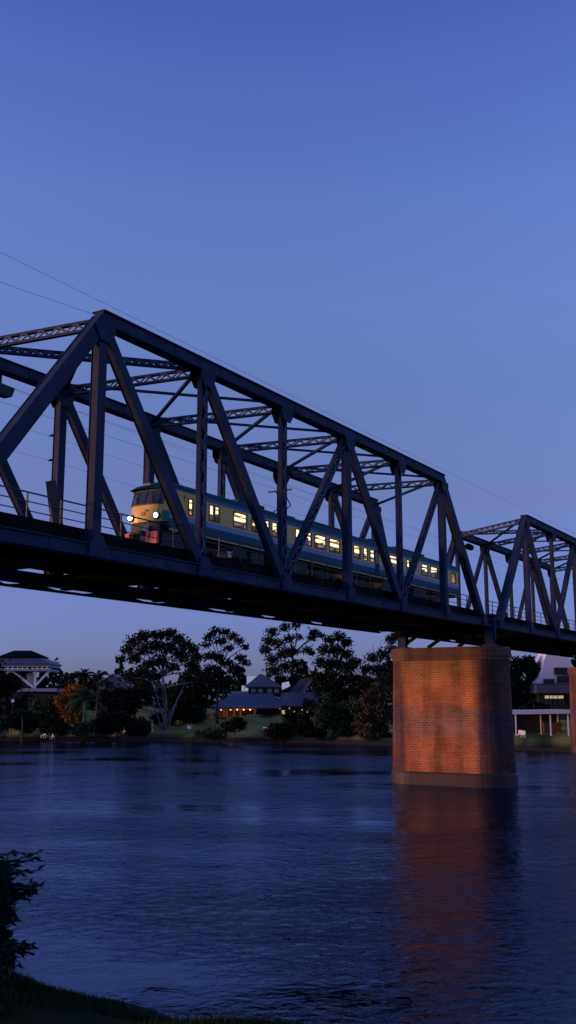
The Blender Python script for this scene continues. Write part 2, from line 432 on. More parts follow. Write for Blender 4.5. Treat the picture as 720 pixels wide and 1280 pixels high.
def gusset(parent, x, y, z, top, w=1.1, h=.74):
    mb = MB()
    for s in (-1, 1):
        yy = y + s * .30
        if top: pts = [(x - w / 2, yy, z + .02), (x + w / 2, yy, z + .02), (x + w / 2, yy, z - .34), (x + w * .22, yy, z - h), (x - w * .22, yy, z - h), (x - w / 2, yy, z - .34)]
        else: pts = [(x - w / 2, yy, z), (x + w / 2, yy, z), (x + w / 2, yy, z + .3), (x + w * .25, yy, z + h), (x - w * .25, yy, z + h), (x - w / 2, yy, z + .3)]
        mb.prism(pts, (0, .02 * s, 0))
    for q in range(5):
        for s in (-1, 1):
            for zz in (.12, .26): mb.disc((x - w * .4 + q * w * .2, y + s * .335, z + (-zz if top else zz)), (0, 1, 0), .022, .03, 6)
    mb.box(x - .08, x + .08, y - .325, y + .325, z - .2 if top else z + .02, z - .05 if top else z + .2)
    mb.build('gusset_plate', M['steel'], parent)

def make_span(name, label, xn, xf, near, far, nlast):
    """xn/xf: node positions of the near and far truss; near/far: member lists"""
    root = empty(name, (xn[0], WB / 2, HB0), label, 'bridge', 'steel truss spans of the railway bridge')
    for x, y, zt, mem, in ((xn, 0.0, HT, near), (xf, WB, HTF, far)):
        tops = mem['tops']
        mb = MB(); chord(mb, x[tops[0]] - .12, x[tops[-1]] + .12, y, zt + .08, .48, .48); mb.build('top_chord', M['steel'], root)
        mb = MB(); chord(mb, x[0] - .25, x[len(x) - 1] + .25, y, HBC, .44, .42); mb.build('bottom_chord', M['steel'], root)
        for k in mem['vert']:
            mb = MB(); a, b = (x[k], y, HB1 - .02), (x[k], y, zt - .1)
            if k in mem['lat']: lattice(mb, a, b, .50, .24)
            else: plain(mb, a, b, .40, .36)
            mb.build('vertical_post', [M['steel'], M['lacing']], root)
        for kind, i, j, dg in mem['diag']:              # from top node i to bottom node j
            mb = MB()
            a, b = Vector((x[i], y, zt - .05)), Vector((x[j], y, HB1 - .05))
            t = (b - a).normalized()
            if kind == 'end': plain(mb, a - t * .1, b, .53, .44)
            elif dg == 'lat': lattice(mb, a + t * .3, b - t * .25, .50, .24)
            else: plain(mb, a + t * .3, b - t * .1, .42, .30)
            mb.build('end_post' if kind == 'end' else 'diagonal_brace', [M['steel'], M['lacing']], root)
        for k in tops: gusset(root, x[k], y, zt - .18, True)
        for k in range(len(x)): gusset(root, x[k], y, HB0 + .03, False, 1.0, .80)
    # sway bracing between the trusses
    nt_, ft_ = near['tops'], far['tops']
    for k in nt_:
        if k >= len(xf): continue
        if k not in ft_: continue
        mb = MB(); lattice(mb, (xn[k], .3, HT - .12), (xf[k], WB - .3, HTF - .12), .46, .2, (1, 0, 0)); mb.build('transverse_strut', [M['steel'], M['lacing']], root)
        if k + 1 in ft_:
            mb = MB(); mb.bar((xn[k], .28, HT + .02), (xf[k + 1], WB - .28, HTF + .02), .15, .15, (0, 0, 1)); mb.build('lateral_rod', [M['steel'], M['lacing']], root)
        if k - 1 in ft_:
            mb = MB()
            if k == nt_[1]: lattice(mb, (xn[k], .3, HT + .1), (xf[k - 1], WB - .3, HTF + .1), .34, .2, (1, 0, 0))
            else: mb.bar((xn[k], .28, HT + .22), (xf[k - 1], WB - .28, HTF + .22), .12, .12, (0, 0, 1))
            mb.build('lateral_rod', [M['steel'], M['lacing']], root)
    # floor
    X0, X1 = xn[0] - .25, xn[-1] + .25
    for x in xn:
        mb = MB(); mb.box(x - .14, x + .14, .24, WB - .24, HB0 - .12, HB1 + .1); mb.box(x - .22, x + .22, .24, WB - .24, HB0 - .16, HB0 - .12)
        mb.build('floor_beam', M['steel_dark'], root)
    for y in (.62, 2.6, 5.7, 7.3):
        mb = MB(); mb.box(X0, X1, y - .08, y + .08, HB1 + .1, DECK - .12); mb.box(X0, X1, y - .16, y + .16, HB1 + .06, HB1 + .1)
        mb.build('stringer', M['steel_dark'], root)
    mb = MB(); mb.box(X0, X1, .48, WB - .62, DECK - .12, DECK)
    for s in (.44,): mb.box(X0, X1, s - .03, s + .04, HB1 + .05, DECK + .02)
    mb.build('timber_deck', M['timber'], root)
    mb = MB(); x = X0 + .2
    while x < X1 - .2:
        mb.box(x, x + .24, 3.2, 5.15, DECK + .002, DECK + .16); x += .62
    tag(mb.build('sleepers', M['timber'], root), kind='stuff')
    for y in (3.62, 4.72):
        mb = MB(); mb.box(X0, X1, y - .03, y + .03, DECK + .19, DECK + .30); mb.box(X0, X1, y - .07, y + .07, DECK + .162, DECK + .19)
        mb.build('rail', M['rail'], root)
    for y in (.66, WB - .75):
        mb = MB()
        for z in (.32, .66, 1.0): mb.tube([(X0, y, DECK + z), (X1, y, DECK + z)], .022 if z < 1 else .032, 6)
        rl = mb.build('railing', M['railing'], root)
        x = X0 + .9; mb = MB()
        while x < X1:
            mb.box(x - .025, x + .025, y - .025, y + .025, DECK, DECK + 1.02); x += 1.72
        tag(mb.build('railing_posts', M['railing'], rl), kind='stuff')
    # service tray hung below the far chord, with gaps between its hangers
    mb = MB(); mb.box(X0, X1, WB - .1, WB + .18, HB0 - .25, HB0 - .15)
    gaps = GAPS if nlast else [(X0 + 3, X0 + 4), (X0 + 11, X0 + 12.5)]
    e = X0
    for a, b in gaps + [(X1, X1)]:
        if a > e:
            q = .35 * min(1, (b - a) / 2) if b > a else 0; q0 = q if e > X0 else 0
            mb.prism([(e - q0, WB, HB0 - .148), (e - q0, WB, HB0 - .13), (e + q0, WB, HB0 - .04), (a - q, WB, HB0 - .04), (a + q, WB, HB0 - .13), (a + q, WB, HB0 - .148)], (0, .1, 0))
        e = b
    mb.build('service_tray', M['steel_dark'], root)
    return root

GAPS = [(10.1, 11.0), (13.2, 15.9), (19.7, 21.7), (26.2, 28.6), (31.8, 33.2), (38, 39.5)]
P1 = 6.883
XN = [P1 * i for i in range(8)]
XF = [P1 * i - .4 for i in range(7)] + [47.9, 52.2]
span1 = make_span('truss_bridge', 'nearer steel truss span with the train on it', XN, XF,
    dict(tops=[1, 2, 3, 4, 5, 6], vert=[1, 2, 3, 4, 5, 6], lat=[2, 3, 5],
         diag=[('end', 1, 0, ''), ('d', 1, 2, ''), ('d', 2, 3, ''), ('d', 4, 3, 'lat'), ('d', 4, 5, ''), ('d', 6, 5, 'lat'), ('end', 6, 7, '')]),
    dict(tops=[1, 2, 3, 4, 5, 6, 7], vert=[1, 2, 3, 4, 5, 6, 7], lat=[4, 6],
         diag=[('end', 1, 0, ''), ('d', 1, 2, ''), ('d', 2, 3, ''), ('d', 3, 4, ''), ('d', 4, 5, ''), ('d', 6, 7, ''), ('d', 7, 6, 'lat'), ('end', 7, 8, '')]), True)
P2 = 7.3
XN2 = [51.75 + P2 * i for i in range(8)]
XF2 = [57.6 + P2 * i for i in range(7)]
span2 = make_span('truss_bridge', 'farther empty steel truss span beyond the tall brick pier', XN2, XF2,
    dict(tops=[1, 2, 3, 4, 5, 6], vert=[1, 2, 3, 4, 5, 6], lat=[2, 4, 5],
         diag=[('end', 1, 0, ''), ('d', 1, 2, ''), ('d', 3, 2, ''), ('d', 3, 4, ''), ('d', 5, 4, 'lat'), ('d', 5, 6, ''), ('end', 6, 7, '')]),
    dict(tops=[1, 2, 3, 4, 5], vert=[1, 2, 3, 4, 5], lat=[1, 2, 3, 4],
         diag=[('end', 1, 0, ''), ('d', 2, 1, 'lat'), ('d', 2, 3, ''), ('d', 4, 3, 'lat'), ('d', 4, 5, ''), ('end', 5, 6, '')]), False)

# bearing posts and shoes where the spans meet over the pier: parts of the first span
for yy in (0.0, WB - 1.3):
    mb = MB(); mb.box(49.6, 50.05, yy - .3, yy + .3, 3.95 + H, HB0 - .04); mb.box(49.75, 49.95, yy - .42, yy + .42, 4.2 + H, 6.05 + H)
    mb.box(49.3, 50.4, yy - .5, yy + .5, 3.86 + H, 4.02 + H); mb.box(48.4, 51.4, yy - .2, yy + .2, HB0 + .0, HB0 + .1)
    mb.build('bearing_post', M['steel'], span1)
mb = MB()
for yy in (.55, 3.0, 5.4): mb.bar((49.9, yy, HB0 - .15), (49.9, yy + 2.0, 3.95 + H), .22, .25, (1, 0, 0))
mb.box(49.55, 50.25, .4, WB - .4, HB0 - .55, HB0 - .18)
mb.build('bearing_brace', M['steel_dark'], span1)
# approach decks carrying on at both ends
for x0, x1, nm in ((-14, XN[0] - .3, 'short dark approach deck at the near end of the bridge'), (XN2[-1] + .3, 150, 'dark approach deck beyond the second brick pier')):
    mb = MB(); mb.box(x0, x1, .3, WB - .6, DECK - .2, DECK)
    ap = mb.build('approach_deck', M['timber'], origin=None); tag(ap, nm, 'deck')
    for y in (.5, 2.6, 5.7, 7.4):
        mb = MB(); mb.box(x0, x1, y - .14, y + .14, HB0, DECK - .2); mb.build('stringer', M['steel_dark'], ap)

# ------------------------------------------------------------------ brick piers
def oblong(L, T, k=18):
    pts = []
    for i in range(k + 1): a = math.pi * i / k; pts.append((T * math.cos(a), (L - T) + T * math.sin(a)))
    for i in range(k + 1): a = math.pi + math.pi * i / k; pts.append((T * math.cos(a), -(L - T) + T * math.sin(a)))
    return pts
def loft(rings, base=(0, 0)):
    """rings: (scale list of outlines, z). returns verts, faces, uvs"""
    vs, fs, uv = [], [], []
    n = len(rings[0][0])
    for pts, z in rings: vs += [(base[0] + x, base[1] + y, z) for x, y in pts]
    ref = rings[0][0]; arc = [0]
    for i in range(n):
        a, b = ref[i], ref[(i + 1) % n]; arc.append(arc[-1] + math.hypot(a[0] - b[0], a[1] - b[1]))
    for r in range(len(rings) - 1):
        for i in range(n):
            j = (i + 1) % n
            fs.append((r * n + i, r * n + j, (r + 1) * n + j, (r + 1) * n + i))
            z0, z1 = rings[r][1], rings[r + 1][1]
            uv += [(arc[i], z0), (arc[i + 1], z0), (arc[i + 1], z1), (arc[i], z1)]
    fs.append(tuple(range((len(rings) - 1) * n, len(rings) * n))); uv += [(x, y) for x, y in rings[-1][0]]
    fs.append(tuple(range(n))[::-1]); uv += [(x, y) for x, y in rings[0][0]][::-1]
    return vs, fs, uv
def make_pier(x, y, label):
    root = empty('brick_pier', (x, y, 0), label, 'bridge pier', 'brick piers under the railway bridge')
    L, T = 4.8, 2.2
    zb, zt = .95, 3.25 + H
    rings = [(oblong(L - .06 - .22 * t, T - .06 - .12 * t), zb + (zt - zb) * t) for t in [i / 10 for i in range(11)]]
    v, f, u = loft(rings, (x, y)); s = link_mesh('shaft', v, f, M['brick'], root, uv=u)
    rings = [(oblong(L + .04, T + .04), -1.2), (oblong(L + .02, T + .02), .80), (oblong(L - .06, T - .06), .952)]
    v, f, u = loft(rings, (x, y)); link_mesh('plinth', v, f, M['plinth'], root, uv=u)
    rings = [(oblong(L - .26, T - .16), zt - .34), (oblong(L - .20, T - .10), zt - .338), (oblong(L - .20, T - .10), zt - .06), (oblong(L - .10, T - .02), zt - .055), (oblong(L - .09, T - .01), zt + .40), (oblong(L - .16, T - .08), zt + .62)]
    v, f, u = loft(rings, (x, y)); link_mesh('cap', v, f, M['stone'], root, uv=u)
    return root
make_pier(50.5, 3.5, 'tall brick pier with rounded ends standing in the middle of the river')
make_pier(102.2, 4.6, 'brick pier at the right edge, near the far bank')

# ------------------------------------------------------------------ train
TY0, TY1 = 3.05, 5.30
TX0, TX1 = 14.85, 51.95
TC = (TY0 + TY1) / 2
zS, zA, zB, zW0, zW1, zC, zR = [q + H for q in (7.92, 8.48, 8.74, 8.84, 9.68, 9.76, 9.98)]
train = empty('passenger_train', (33, TC, DECK + .3), 'teal and cream passenger train with lit windows crossing the truss bridge', 'train')
WIN = [(16.87, 17.26, 1), (18.59, 19.02, 0), (19.06, 19.5, 0), (20.72, 22.0, 0), (22.46, 23.01, 0), (23.49, 24.22, 0), (24.47, 25.06, 0), (26.98, 27.52, 0), (27.61, 28.82, 0),
       (29.2, 30.57, 0), (30.97, 32.31, 0), (34.13, 35.03, 0), (35.48, 36.06, 0), (36.41, 37.08, 0), (39.33, 40.74, 0), (42.07, 42.58, 0), (42.64, 43.17, 0),
       (44.59, 45.75, 0), (46.2, 47.57, 0), (47.72, 48.5, 0), (50.11, 51.1, 0)]
FX = TX0 + .55                                        # where the straight side begins behind the rounded nose
def side_wall(y, sgn):
    xs = sorted(set([FX, TX1 - .35] + [a for w_ in WIN for a in w_[:2]] + [17.9, 37.15, 37.72]))
    zs = [zS, zA, zB, zW0, zW1, zC, zR]
    wins = [(a, b) for a, b, _ in WIN]
    mb = MB(); creams = MB()
    for i in range(len(xs) - 1):
        xm = (xs[i] + xs[i + 1]) / 2
        for j in range(len(zs) - 1):
            if j == 3 and any(a < xm < b for a, b in wins): continue
            if 37.15 < xm < 37.72 and 0 <= j <= 4: m = 5
            elif j == 0: m = 0
            elif j == 1: m = 1
            elif j in (2, 3, 4): m = 2 if (xm < 17.95 or 37.7 < xm < 39 or 19.5 < xm < 20.8 or 24.3 < xm < 27.0 or 32.3 < xm < 34.2) else 3
            else: m = 4
            if xm < 17.95 and j == 5: m = 2
            q = [(xs[i], y, zs[j]), (xs[i + 1], y, zs[j]), (xs[i + 1], y, zs[j + 1]), (xs[i], y, zs[j + 1])]
            if sgn > 0: q = q[::-1]
            mb.poly(q, m)
    return mb
bodymats = [M['teal'], M['pale'], M['cream'], M['pillar'], M['grey'], M['black'], M['blue'], M['green'], M['inside']]
body = MB()
for y, s in ((TY0, -1), (TY1, 1)):
    mb = side_wall(y, s); body.add(mb.v, [], 0); n0 = len(body.v) - len(mb.v)
    body.f += [tuple(i + n0 for i in f) for f in mb.f]; body.m += mb.m
# inner lining, floor and ceiling (so that the lit saloon shows through the windows)
body.box(FX + .75, TX1 - .4, TY0 + .06, TY1 - .06, zA - .1, zA - .05, 8)
body.box(FX + .75, TX1 - .4, TY0 + .06, TY1 - .06, zC + .10, zC + .14, 8)
body.box(16.6, 16.66, TY0 + .03, TY1 - .03, zS + .1, zR + .2, 8)
# front and rear: plan outline bows forward; bands by height
def nose(xside, sgn, bow, rows, mats_):
    K = 12
    grid = []
    for z, off in rows:
        line = []
        for k in range(K + 1):
            t = -1 + 2 * k / K
            y = TC + t * (TY1 - TY0) / 2
            fx = bow * (1 - abs(t) ** 5)
            line.append((xside + sgn * (fx - off * (1 - abs(t) ** 9)), y, z))
        grid.append(line)
    for r in range(len(rows) - 1):
        for k in range(K):
            q = [grid[r][k], grid[r][k + 1], grid[r + 1][k + 1], grid[r + 1][k]]
            if sgn > 0: pass
            else: q = q[::-1]
            body.poly(q, mats_(r, k))
    return grid
zF0 = 8.3 + H
rows = [(zF0, .03), (zF0 + .3, 0), (zB + .1, .02), (9.05 + H, .05), (9.14 + H, .07), (9.88 + H, .34), (zR, .38)]
def fm(r, k):
    if r == 4: return 2 if k in (0, 11) else 5
    if k == 0 and r < 2: return 7
    if r == 5: return 5
    return 2
front = nose(FX, -1, .55, rows, fm)
def rm(r, k): return [0, 1, 3, 4][r]
nose(TX1 - .35, 1, .35, [(zS, 0), (zA, 0), (zB, 0), (zC, 0), (zR, .06)], rm)
body.box(FX - .05, FX + .0, TY0 + .02, TY1 - .02, zS + .2, zF0 + .2, 5)
shell = body.build('body', bodymats, train)
# roof: cambered, closed over the cab with a falling dome
mb = MB(); prof = []
for k in range(13):
    a = math.pi * k / 12
    prof.append((-math.cos(a), math.sin(a) ** .8))
stations = [(FX - .30, .06, .96), (FX - .1, .26, .99), (FX + .3, .42, 1.0), (FX + 1.0, .5, 1.0), (FX + 1.6, .5, 1.0), (TX1 - 1.0, .5, 1.0), (TX1 - .4, .42, .99), (TX1 - .04, .1, .93)]
for x, h, wd in stations:
    for c, s in prof: mb.v.append((x, TC + c * (TY1 - TY0 + .06) / 2 * wd, zR - .02 + s * h))
n = len(prof)
for i in range(len(stations) - 1):
    for j in range(n - 1): mb.f.append((i * n + j, i * n + j + 1, (i + 1) * n + j + 1, (i + 1) * n + j)); mb.m.append(0)
for i in (0, len(stations) - 1): mb.f.append(tuple(i * n + j for j in range(n))); mb.m.append(0)
roof = mb.build('roof', M['roof'], train, smooth=True)
for xa, xb, hw, hz in ((22, 24.6, .55, .62), (29.4, 35.0, .6, .62), (37.5, 39.3, .5, .6), (41.5, 46.5, .55, .6)):
    mb = MB(); mb.box(xa, xb, TC - hw, TC + hw, zR + .42, zR + hz); mb.box(xa + .3, xb - .3, TC - hw * .8, TC + hw * .8, zR + hz, zR + hz + .05); mb.build('roof_vent', M['roof'], roof)
# pantograph
mb = MB(); px_ = 27.2
for s in (-.4, .4):
    mb.tube([(px_ - .7, TC + s, zR + .5), (px_ + .6, TC + s * .8, zR + 1.25), (px_ - .1, TC + s * .6, zR + 2.0)], .04, 6)
mb.tube([(px_ - .1, TC - .8, zR + 2.03), (px_ - .1, TC + .8, zR + 2.03)], .05, 6); mb.box(px_ - .8, px_ + .8, TC - .5, TC + .5, zR + .46, zR + .54)
mb.build('pantograph', M['black'], roof)
# gutter line, waist moulding and lower yellow line
mb = MB(); mb.box(FX, TX1 - .35, TY0 - .03, TY0 - .002, zR - .04, zR + .0); mb.build('gutter', M['grey'], train)
mb = MB(); mb.box(FX, TX1 - .35, TY0 - .022, TY0 - .002, zS + .01, zS + .06); mb.build('waist_moulding', M['cream'], train)
# windows: a frame and a glass pane each
for y, s in ((TY0, -1), (TY1, 1)):
    for a, b, cab in WIN:
        fr = MB(); t = .045
        y0, y1 = (y - .03, y + .05) if s < 0 else (y - .05, y + .03)
        fr.box(a - .0, a + t, y0, y1, zW0, zW1); fr.box(b - t, b, y0, y1, zW0, zW1)
        fr.box(a + t, b - t, y0, y1, zW0, zW0 + t); fr.box(a + t, b - t, y0, y1, zW1 - t, zW1)
        if b - a > 1.0: fr.box(a + t, b - t, y0 + .01, y1 - .01, zW1 - .28, zW1 - .25)
        f = fr.build('window', M['black'], train)
        g = MB(); g.poly([(a + t, y, zW0 + t), (b - t, y, zW0 + t), (b - t, y, zW1 - t), (a + t, y, zW1 - t)][::-s]); g.build('pane', M['glass'], f)
# saloon: seats, ceiling tubes, grab poles
for i, x in enumerate([19.6 + 1.12 * k for k in range(28)]):
    if 36.2 < x < 38.4: continue
    mb = MB()
    for y in (TY0 + .42, TY1 - .42):
        h = random.choice([.28, .33, .38, .52])
        mb.box(x, x + .12, y - .3, y + .3, zA, zW0 + h); mb.box(x, x + .5, y - .3, y + .3, zA, zA + .35)
    mb.build('seat', M['seat'], train)
for x0 in [16.8] + [19.3 + 2.9 * k for k in range(11)]:
    mb = MB(); mb.box(x0, x0 + 2.3, TC - .85, TC - .2, zC + .05, zC + .09); mb.box(x0, x0 + 2.3, TC + .2, TC + .85, zC + .05, zC + .09); mb.box(x0 + 1, x0 + 1.2, TC - .21, TC + .21, zC + .055, zC + .085)
    mb.build('ceiling_light', M['tube'], train)
for x in (37.15, 37.435, 37.7):
    mb = MB(); mb.box(x - .02, x + .02, TY0 - .02, TY0 - .002, zS + .05, zC); mb.build('door_edge', M['black'], train)
mb = MB(); mb.box(37.2, 37.4, TY0 - .015, TY0 - .003, zW0, zW1 - .1); mb.box(37.47, 37.66, TY0 - .015, TY0 - .003, zW0, zW1 - .1); mb.build('door_pane', M['glass_dark'], train)
# windscreen halves with pillar, raked with the front
def on_front(t, z, out=.03):
    """point on the cab face; t = -1 near side .. 1 far side"""
    zr = [r[0] for r in rows]; of = [r[1] for r in rows]
    off = np.interp(z, zr, of)
    return Vector((FX - (.55 * (1 - abs(t) ** 5) - off * (1 - abs(t) ** 9)) - out, TC + t * (TY1 - TY0) / 2, z))
wz0, wz1 = 9.17 + H, 9.85 + H
for t0, t1 in ((-.82, -.03), (.03, .82)):
    mb = MB(); K = 5
    for k in range(K):
        a, b = t0 + (t1 - t0) * k / K, t0 + (t1 - t0) * (k + 1) / K
        mb.poly([on_front(a, wz0), on_front(a, wz1), on_front(b, wz1), on_front(b, wz0)])
    ws = mb.build('windscreen', M['glass_dark'], train)
    mb = MB(); tm = (t0 + t1) / 2
    mb.bar(on_front(tm - .1, wz0, .05), on_front(tm + .15, wz0 + .42, .05), .03, .03); mb.build('wiper', M['black'], ws)
mb = MB()
for t in (-.84, 0, .84): mb.bar(on_front(t, wz0 - .03, .035), on_front(t, wz1 + .03, .035), .05, .05)
for z_ in (wz0 - .01, wz1 + .01):
    for k in range(8): mb.bar(on_front(-.84 + .21 * k, z_, .03), on_front(-.84 + .21 * (k + 1), z_, .03), .04, .04)
mb.build('windscreen_frame', M['black'], train)
mb = MB(); mb.disc(on_front(0, zR + .06, -.12), (1, 0, 0), .09, .1, 10); mb.box(FX - .36, FX - .26, TC - .22, TC + .22, zR + .12, zR + .24); mb.build('marker_lamp', M['grey'], train)
for t, mt in ((.69, 'lamp_white'), (-.69, 'lamp_green')):
    c = on_front(t, 8.56 + H, .0)
    mb = MB(); mb.disc(c + V(-.03, 0, 0), (-1, 0, 0), .17, .16, 18); hl = mb.build('headlight', M['black'], train)
    mb = MB(); mb.disc(c + V(-.125, 0, 0), (-1, 0, 0), .125, .05, 18); mb.build('lens', M[mt], hl)
# number and swoosh on the cab front, digit and lamp on the cab side
def text_mesh(name, s, size, mat, parent, origin, rx, rz):
    cu = bpy.data.curves.new(name, 'FONT'); cu.body = s; cu.size = size; cu.extrude = .004; cu.align_x = 'CENTER'
    t = bpy.data.objects.new(name, cu); col.objects.link(t)
    me = bpy.data.meshes.new_from_object(t.evaluated_get(bpy.context.evaluated_depsgraph_get()))
    bpy.data.objects.remove(t)
    me.materials.clear(); me.materials.append(mat)
    o = bpy.data.objects.new(name, me); col.objects.link(o); o.parent = parent
    o.location = Vector(origin) - wloc(parent); o.rotation_euler = (rx, 0, rz)
    return o
c = on_front(.0, 8.60 + H, .02)
text_mesh('fleet_number', '12', .30, M['black'], train, c, math.pi / 2, -math.pi / 2)
mb = MB(); pts = [c + V(-.005, -.12 - .035 * k, .24 + .05 * math.sin(k * 1.3)) for k in range(6)]
mb.tube(pts, .018, 5); mb.build('emblem_stroke', M['black'], train)
text_mesh('side_digit', '9', .34, M['black'], train, V(16.55, TY0 - .012, 9.52 + H), math.pi / 2, 0)
mb = MB(); mb.disc((16.25, TY0 - .02, 9.25 + H), (0, 1, 0), .06, .04, 10); mb.build('side_lamp', M['black'], train)
# cab skirt stripe, buffer beam, buffers, coupler, undergear
mb = MB(); mb.box(FX - .42, FX - .3, TC - .85, TC + .85, 7.78 + H, 8.28 + H); bb = mb.build('buffer_beam', M['black'], train)
for yy, w_ in ((TC - .55, .34), (TC + .90, .13)):
    mb = MB(); mb.box(FX - .62, FX - .44, yy - w_, yy + w_, 7.22 + H, 7.80 + H); mb.build('buffer', M['red'], bb)
mb = MB(); mb.bar((FX - .75, TC, 7.75 + H), (FX - .2, TC, 7.75 + H), .2, .22); mb.tube([(FX - .5, TC - .3, 8.05 + H), (FX - .65, TC - .4, 7.7 + H), (FX - .6, TC - .45, 7.45 + H)], .035, 6); mb.build('coupler', M['under'], train)
mb = MB(); mb.box(FX - .6, FX - .46, TC - .28, TC - .02, 7.82 + H, 8.1 + H); mb.build('jumper_box', M['steelband'], bb)
for bx in (18.4, 30.9, 36.2, 48.2):
    mb = MB()
    for s in (-.72, .72): mb.box(bx - 1.5, bx + 1.5, TC + s - .05, TC + s + .05, 7.25 + H, 7.55 + H)
    mb.box(bx - .25, bx + .25, TC - .7, TC + .7, 7.3 + H, 7.8 + H)
    for s in (-.78, .78):
        for dx in (-1.0, 1.0): mb.box(bx + dx - .16, bx + dx + .16, TC + s - .1, TC + s + .1, 7.1 + H, 7.36 + H)
    bg = mb.build('bogie', M['under'], train)
    for dx in (-1.0, 1.0):
        for s in (-.55, .55):
            mb = MB(); mb.disc((bx + dx, TC + s, DECK + .72), (0, 1, 0), .42, .1, 18); mb.build('wheel', M['under'], bg)
for a, b, y0, z0, mt in ((20.9, 22.2, .12, 7.3, 'under'), (22.7, 24.0, .2, 7.2, 'black'), (24.3, 25.2, .1, 7.35, 'under'), (25.7, 28.6, .15, 7.15, 'under'), (32.8, 34.3, .1, 7.3, 'under'), (38.4, 40.2, .1, 7.2, 'black'), (40.6, 42.6, .15, 7.3, 'under'), (43.4, 45.6, .1, 7.2, 'under')):
    mb = MB(); mb.box(a, b, TY0 + y0, TY1 - y0, z0 + H, zS - .02)
    mb.box(a + .1, b - .1, TY0 + y0 - .02, TY0 + y0, z0 + .08 + H, zS - .12)
    mb.build('equipment_box', M[mt], train)
mb = MB(); mb.box(FX + .1, TX1 - .4, TY0 + .25, TY1 - .25, zS - .12, zS + .02); mb.box(FX - .3, FX + 1.4, TY0 + .15, TY1 - .15, 7.0 + H, zS - .13); mb.build('underframe', M['black'], train)

# ------------------------------------------------------------------ small things on the bridge
cab = empty('equipment_cabinet', (17.35, 1.15, DECK), 'small rusty brown trackside cabinet with a pale panel beside the train', 'cabinet')
mb = MB(); mb.box(17.1, 17.6, .95, 1.35, DECK + .15, DECK + .6); mb.prism([(17.05, .9, DECK + .6), (17.65, .9, DECK + .6), (17.35, .9, DECK + .7)], (0, .5, 0)); mb.box(17.16, 17.22, 1.0, 1.1, DECK, DECK + .15); mb.box(17.48, 17.54, 1.0, 1.1, DECK, DECK + .15); mb.build('housing', M['under'], cab)
mb = MB(); mb.box(17.2, 17.52, .925, .947, DECK + .22, DECK + .5); mb.build('panel', M['white'], cab)
lp = empty('bridge_lamp', (44.6, 0, 10.7 + H), 'dark lamp head on an arm sticking out from the sloping end post', 'lamp')
mb = MB(); mb.tube([(44.7, 0, 10.5 + H), (45.3, 0, 10.75 + H), (45.9, 0, 10.8 + H)], .05, 6); mb.build('arm', M['steel_dark'], lp)
mb = MB(); mb.tube([(45.6, 0, 10.82 + H), (46.0, 0, 10.86 + H), (46.6, 0, 10.84 + H), (46.75, 0, 10.8 + H)], [.12, .24, .22, .08], 10); mb.build('lamp_head', M['steel_dark'], lp)
sb = empty('signal_board', (11.9, WB - 1.1, DECK), 'dark blank board leaning on its post by the left railing', 'board')
mb = MB(); mb.prism([(11.35, 7.0, 9.95 + H), (11.85, 7.0, 10.1 + H), (12.6, 7.0, 7.7 + H), (11.9, 7.0, 7.6 + H)], (0, .14, 0)); mb.build('board', M['black'], sb)
mb = MB(); mb.bar((12.2, 7.22, DECK), (11.9, 7.22, 9.6 + H), .1, .1); mb.build('post', M['steel_dark'], sb)
fl = empty('bridge_lamp', (9.6, WB, 14.2 + H), 'dark boxy lamp hanging under the far chord at the left edge', 'lamp')
mb = MB(); mb.prism([(9.0, 8.1, 13.75 + H), (9.95, 8.1, 13.8 + H), (10.1, 8.1, 14.25 + H), (9.0, 8.1, 14.3 + H)], (0, .5, 0)); mb.build('lamp_head', M['black'], fl)
mb = MB(); mb.bar((9.4, WB, 14.25 + H), (9.4, WB, 14.95 + H), .12, .12); mb.build('bracket', M['steel_dark'], fl)

# wires
def wire(pts, r, label):
    mb = MB(); P = []
    for a, b in zip(pts, pts[1:]):
        a = Vector(a); b = Vector(b); L = (b - a).length
        for k in range(13):
            t = k / 12; p = a.lerp(b, t); p.z -= min(L, 40) * .004 * 4 * t * (1 - t); P.append(p)
    mb.tube(P, r, 5)
    tag(mb.build('overhead_wire', M['black']), label, 'wire', 'overhead wires along the bridge')
wire([(-15, TC, 18.15 + H), (130, TC, 18.6 + H)], .008, 'topmost thin wire crossing the open sky above the whole top chord')
wire([(-12, -.2, 13.4 + H), (6.4, 0, 14.95 + H)], .007, 'short thin wire running from the left edge to the apex of the near end post')
wire([(-14, TC, 12.9 + H), (20.2, TC, 12.6 + H), (48, TC, 12.6 + H), (80, TC, 12.6 + H), (110, TC, 12.6 + H)], .007, 'upper of the two wires hung over the track inside the truss')
wire([(-14, TC + .02, 11.98 + H), (27.2, TC + .02, 12.08 + H), (60, TC, 12.05 + H), (110, TC, 12.05 + H)], .007, 'lower wire over the track, touching the train roof collector')
for z, l in ((14.7, 'uppermost'), (12.95, 'middle'), (11.7, 'lowest')):
    wire([(-14, 9.3, z + .1 + H), (13.7, 9.3, z + H), (40.9, 9.3, z - .1 + H), (72, 9.3, z + H), (110, 9.3, z + H)], .006, l + ' of the three thin wires strung outside the far truss')
for z in (14.7, 12.95, 11.7):
    mb = MB(); mb.tube([(13.36, WB + .2, z - .15 + H), (13.6, 9.3, z - .02 + H)], .035, 5)
    for k in range(3): mb.disc((13.52 - .02 * k, 9.05 - .12 * k, z - .04 - .02 * k + H), (0.2, 1, .1), .07, .04, 8)
    mb.build('insulator_bracket', M['steel_dark'], span1)

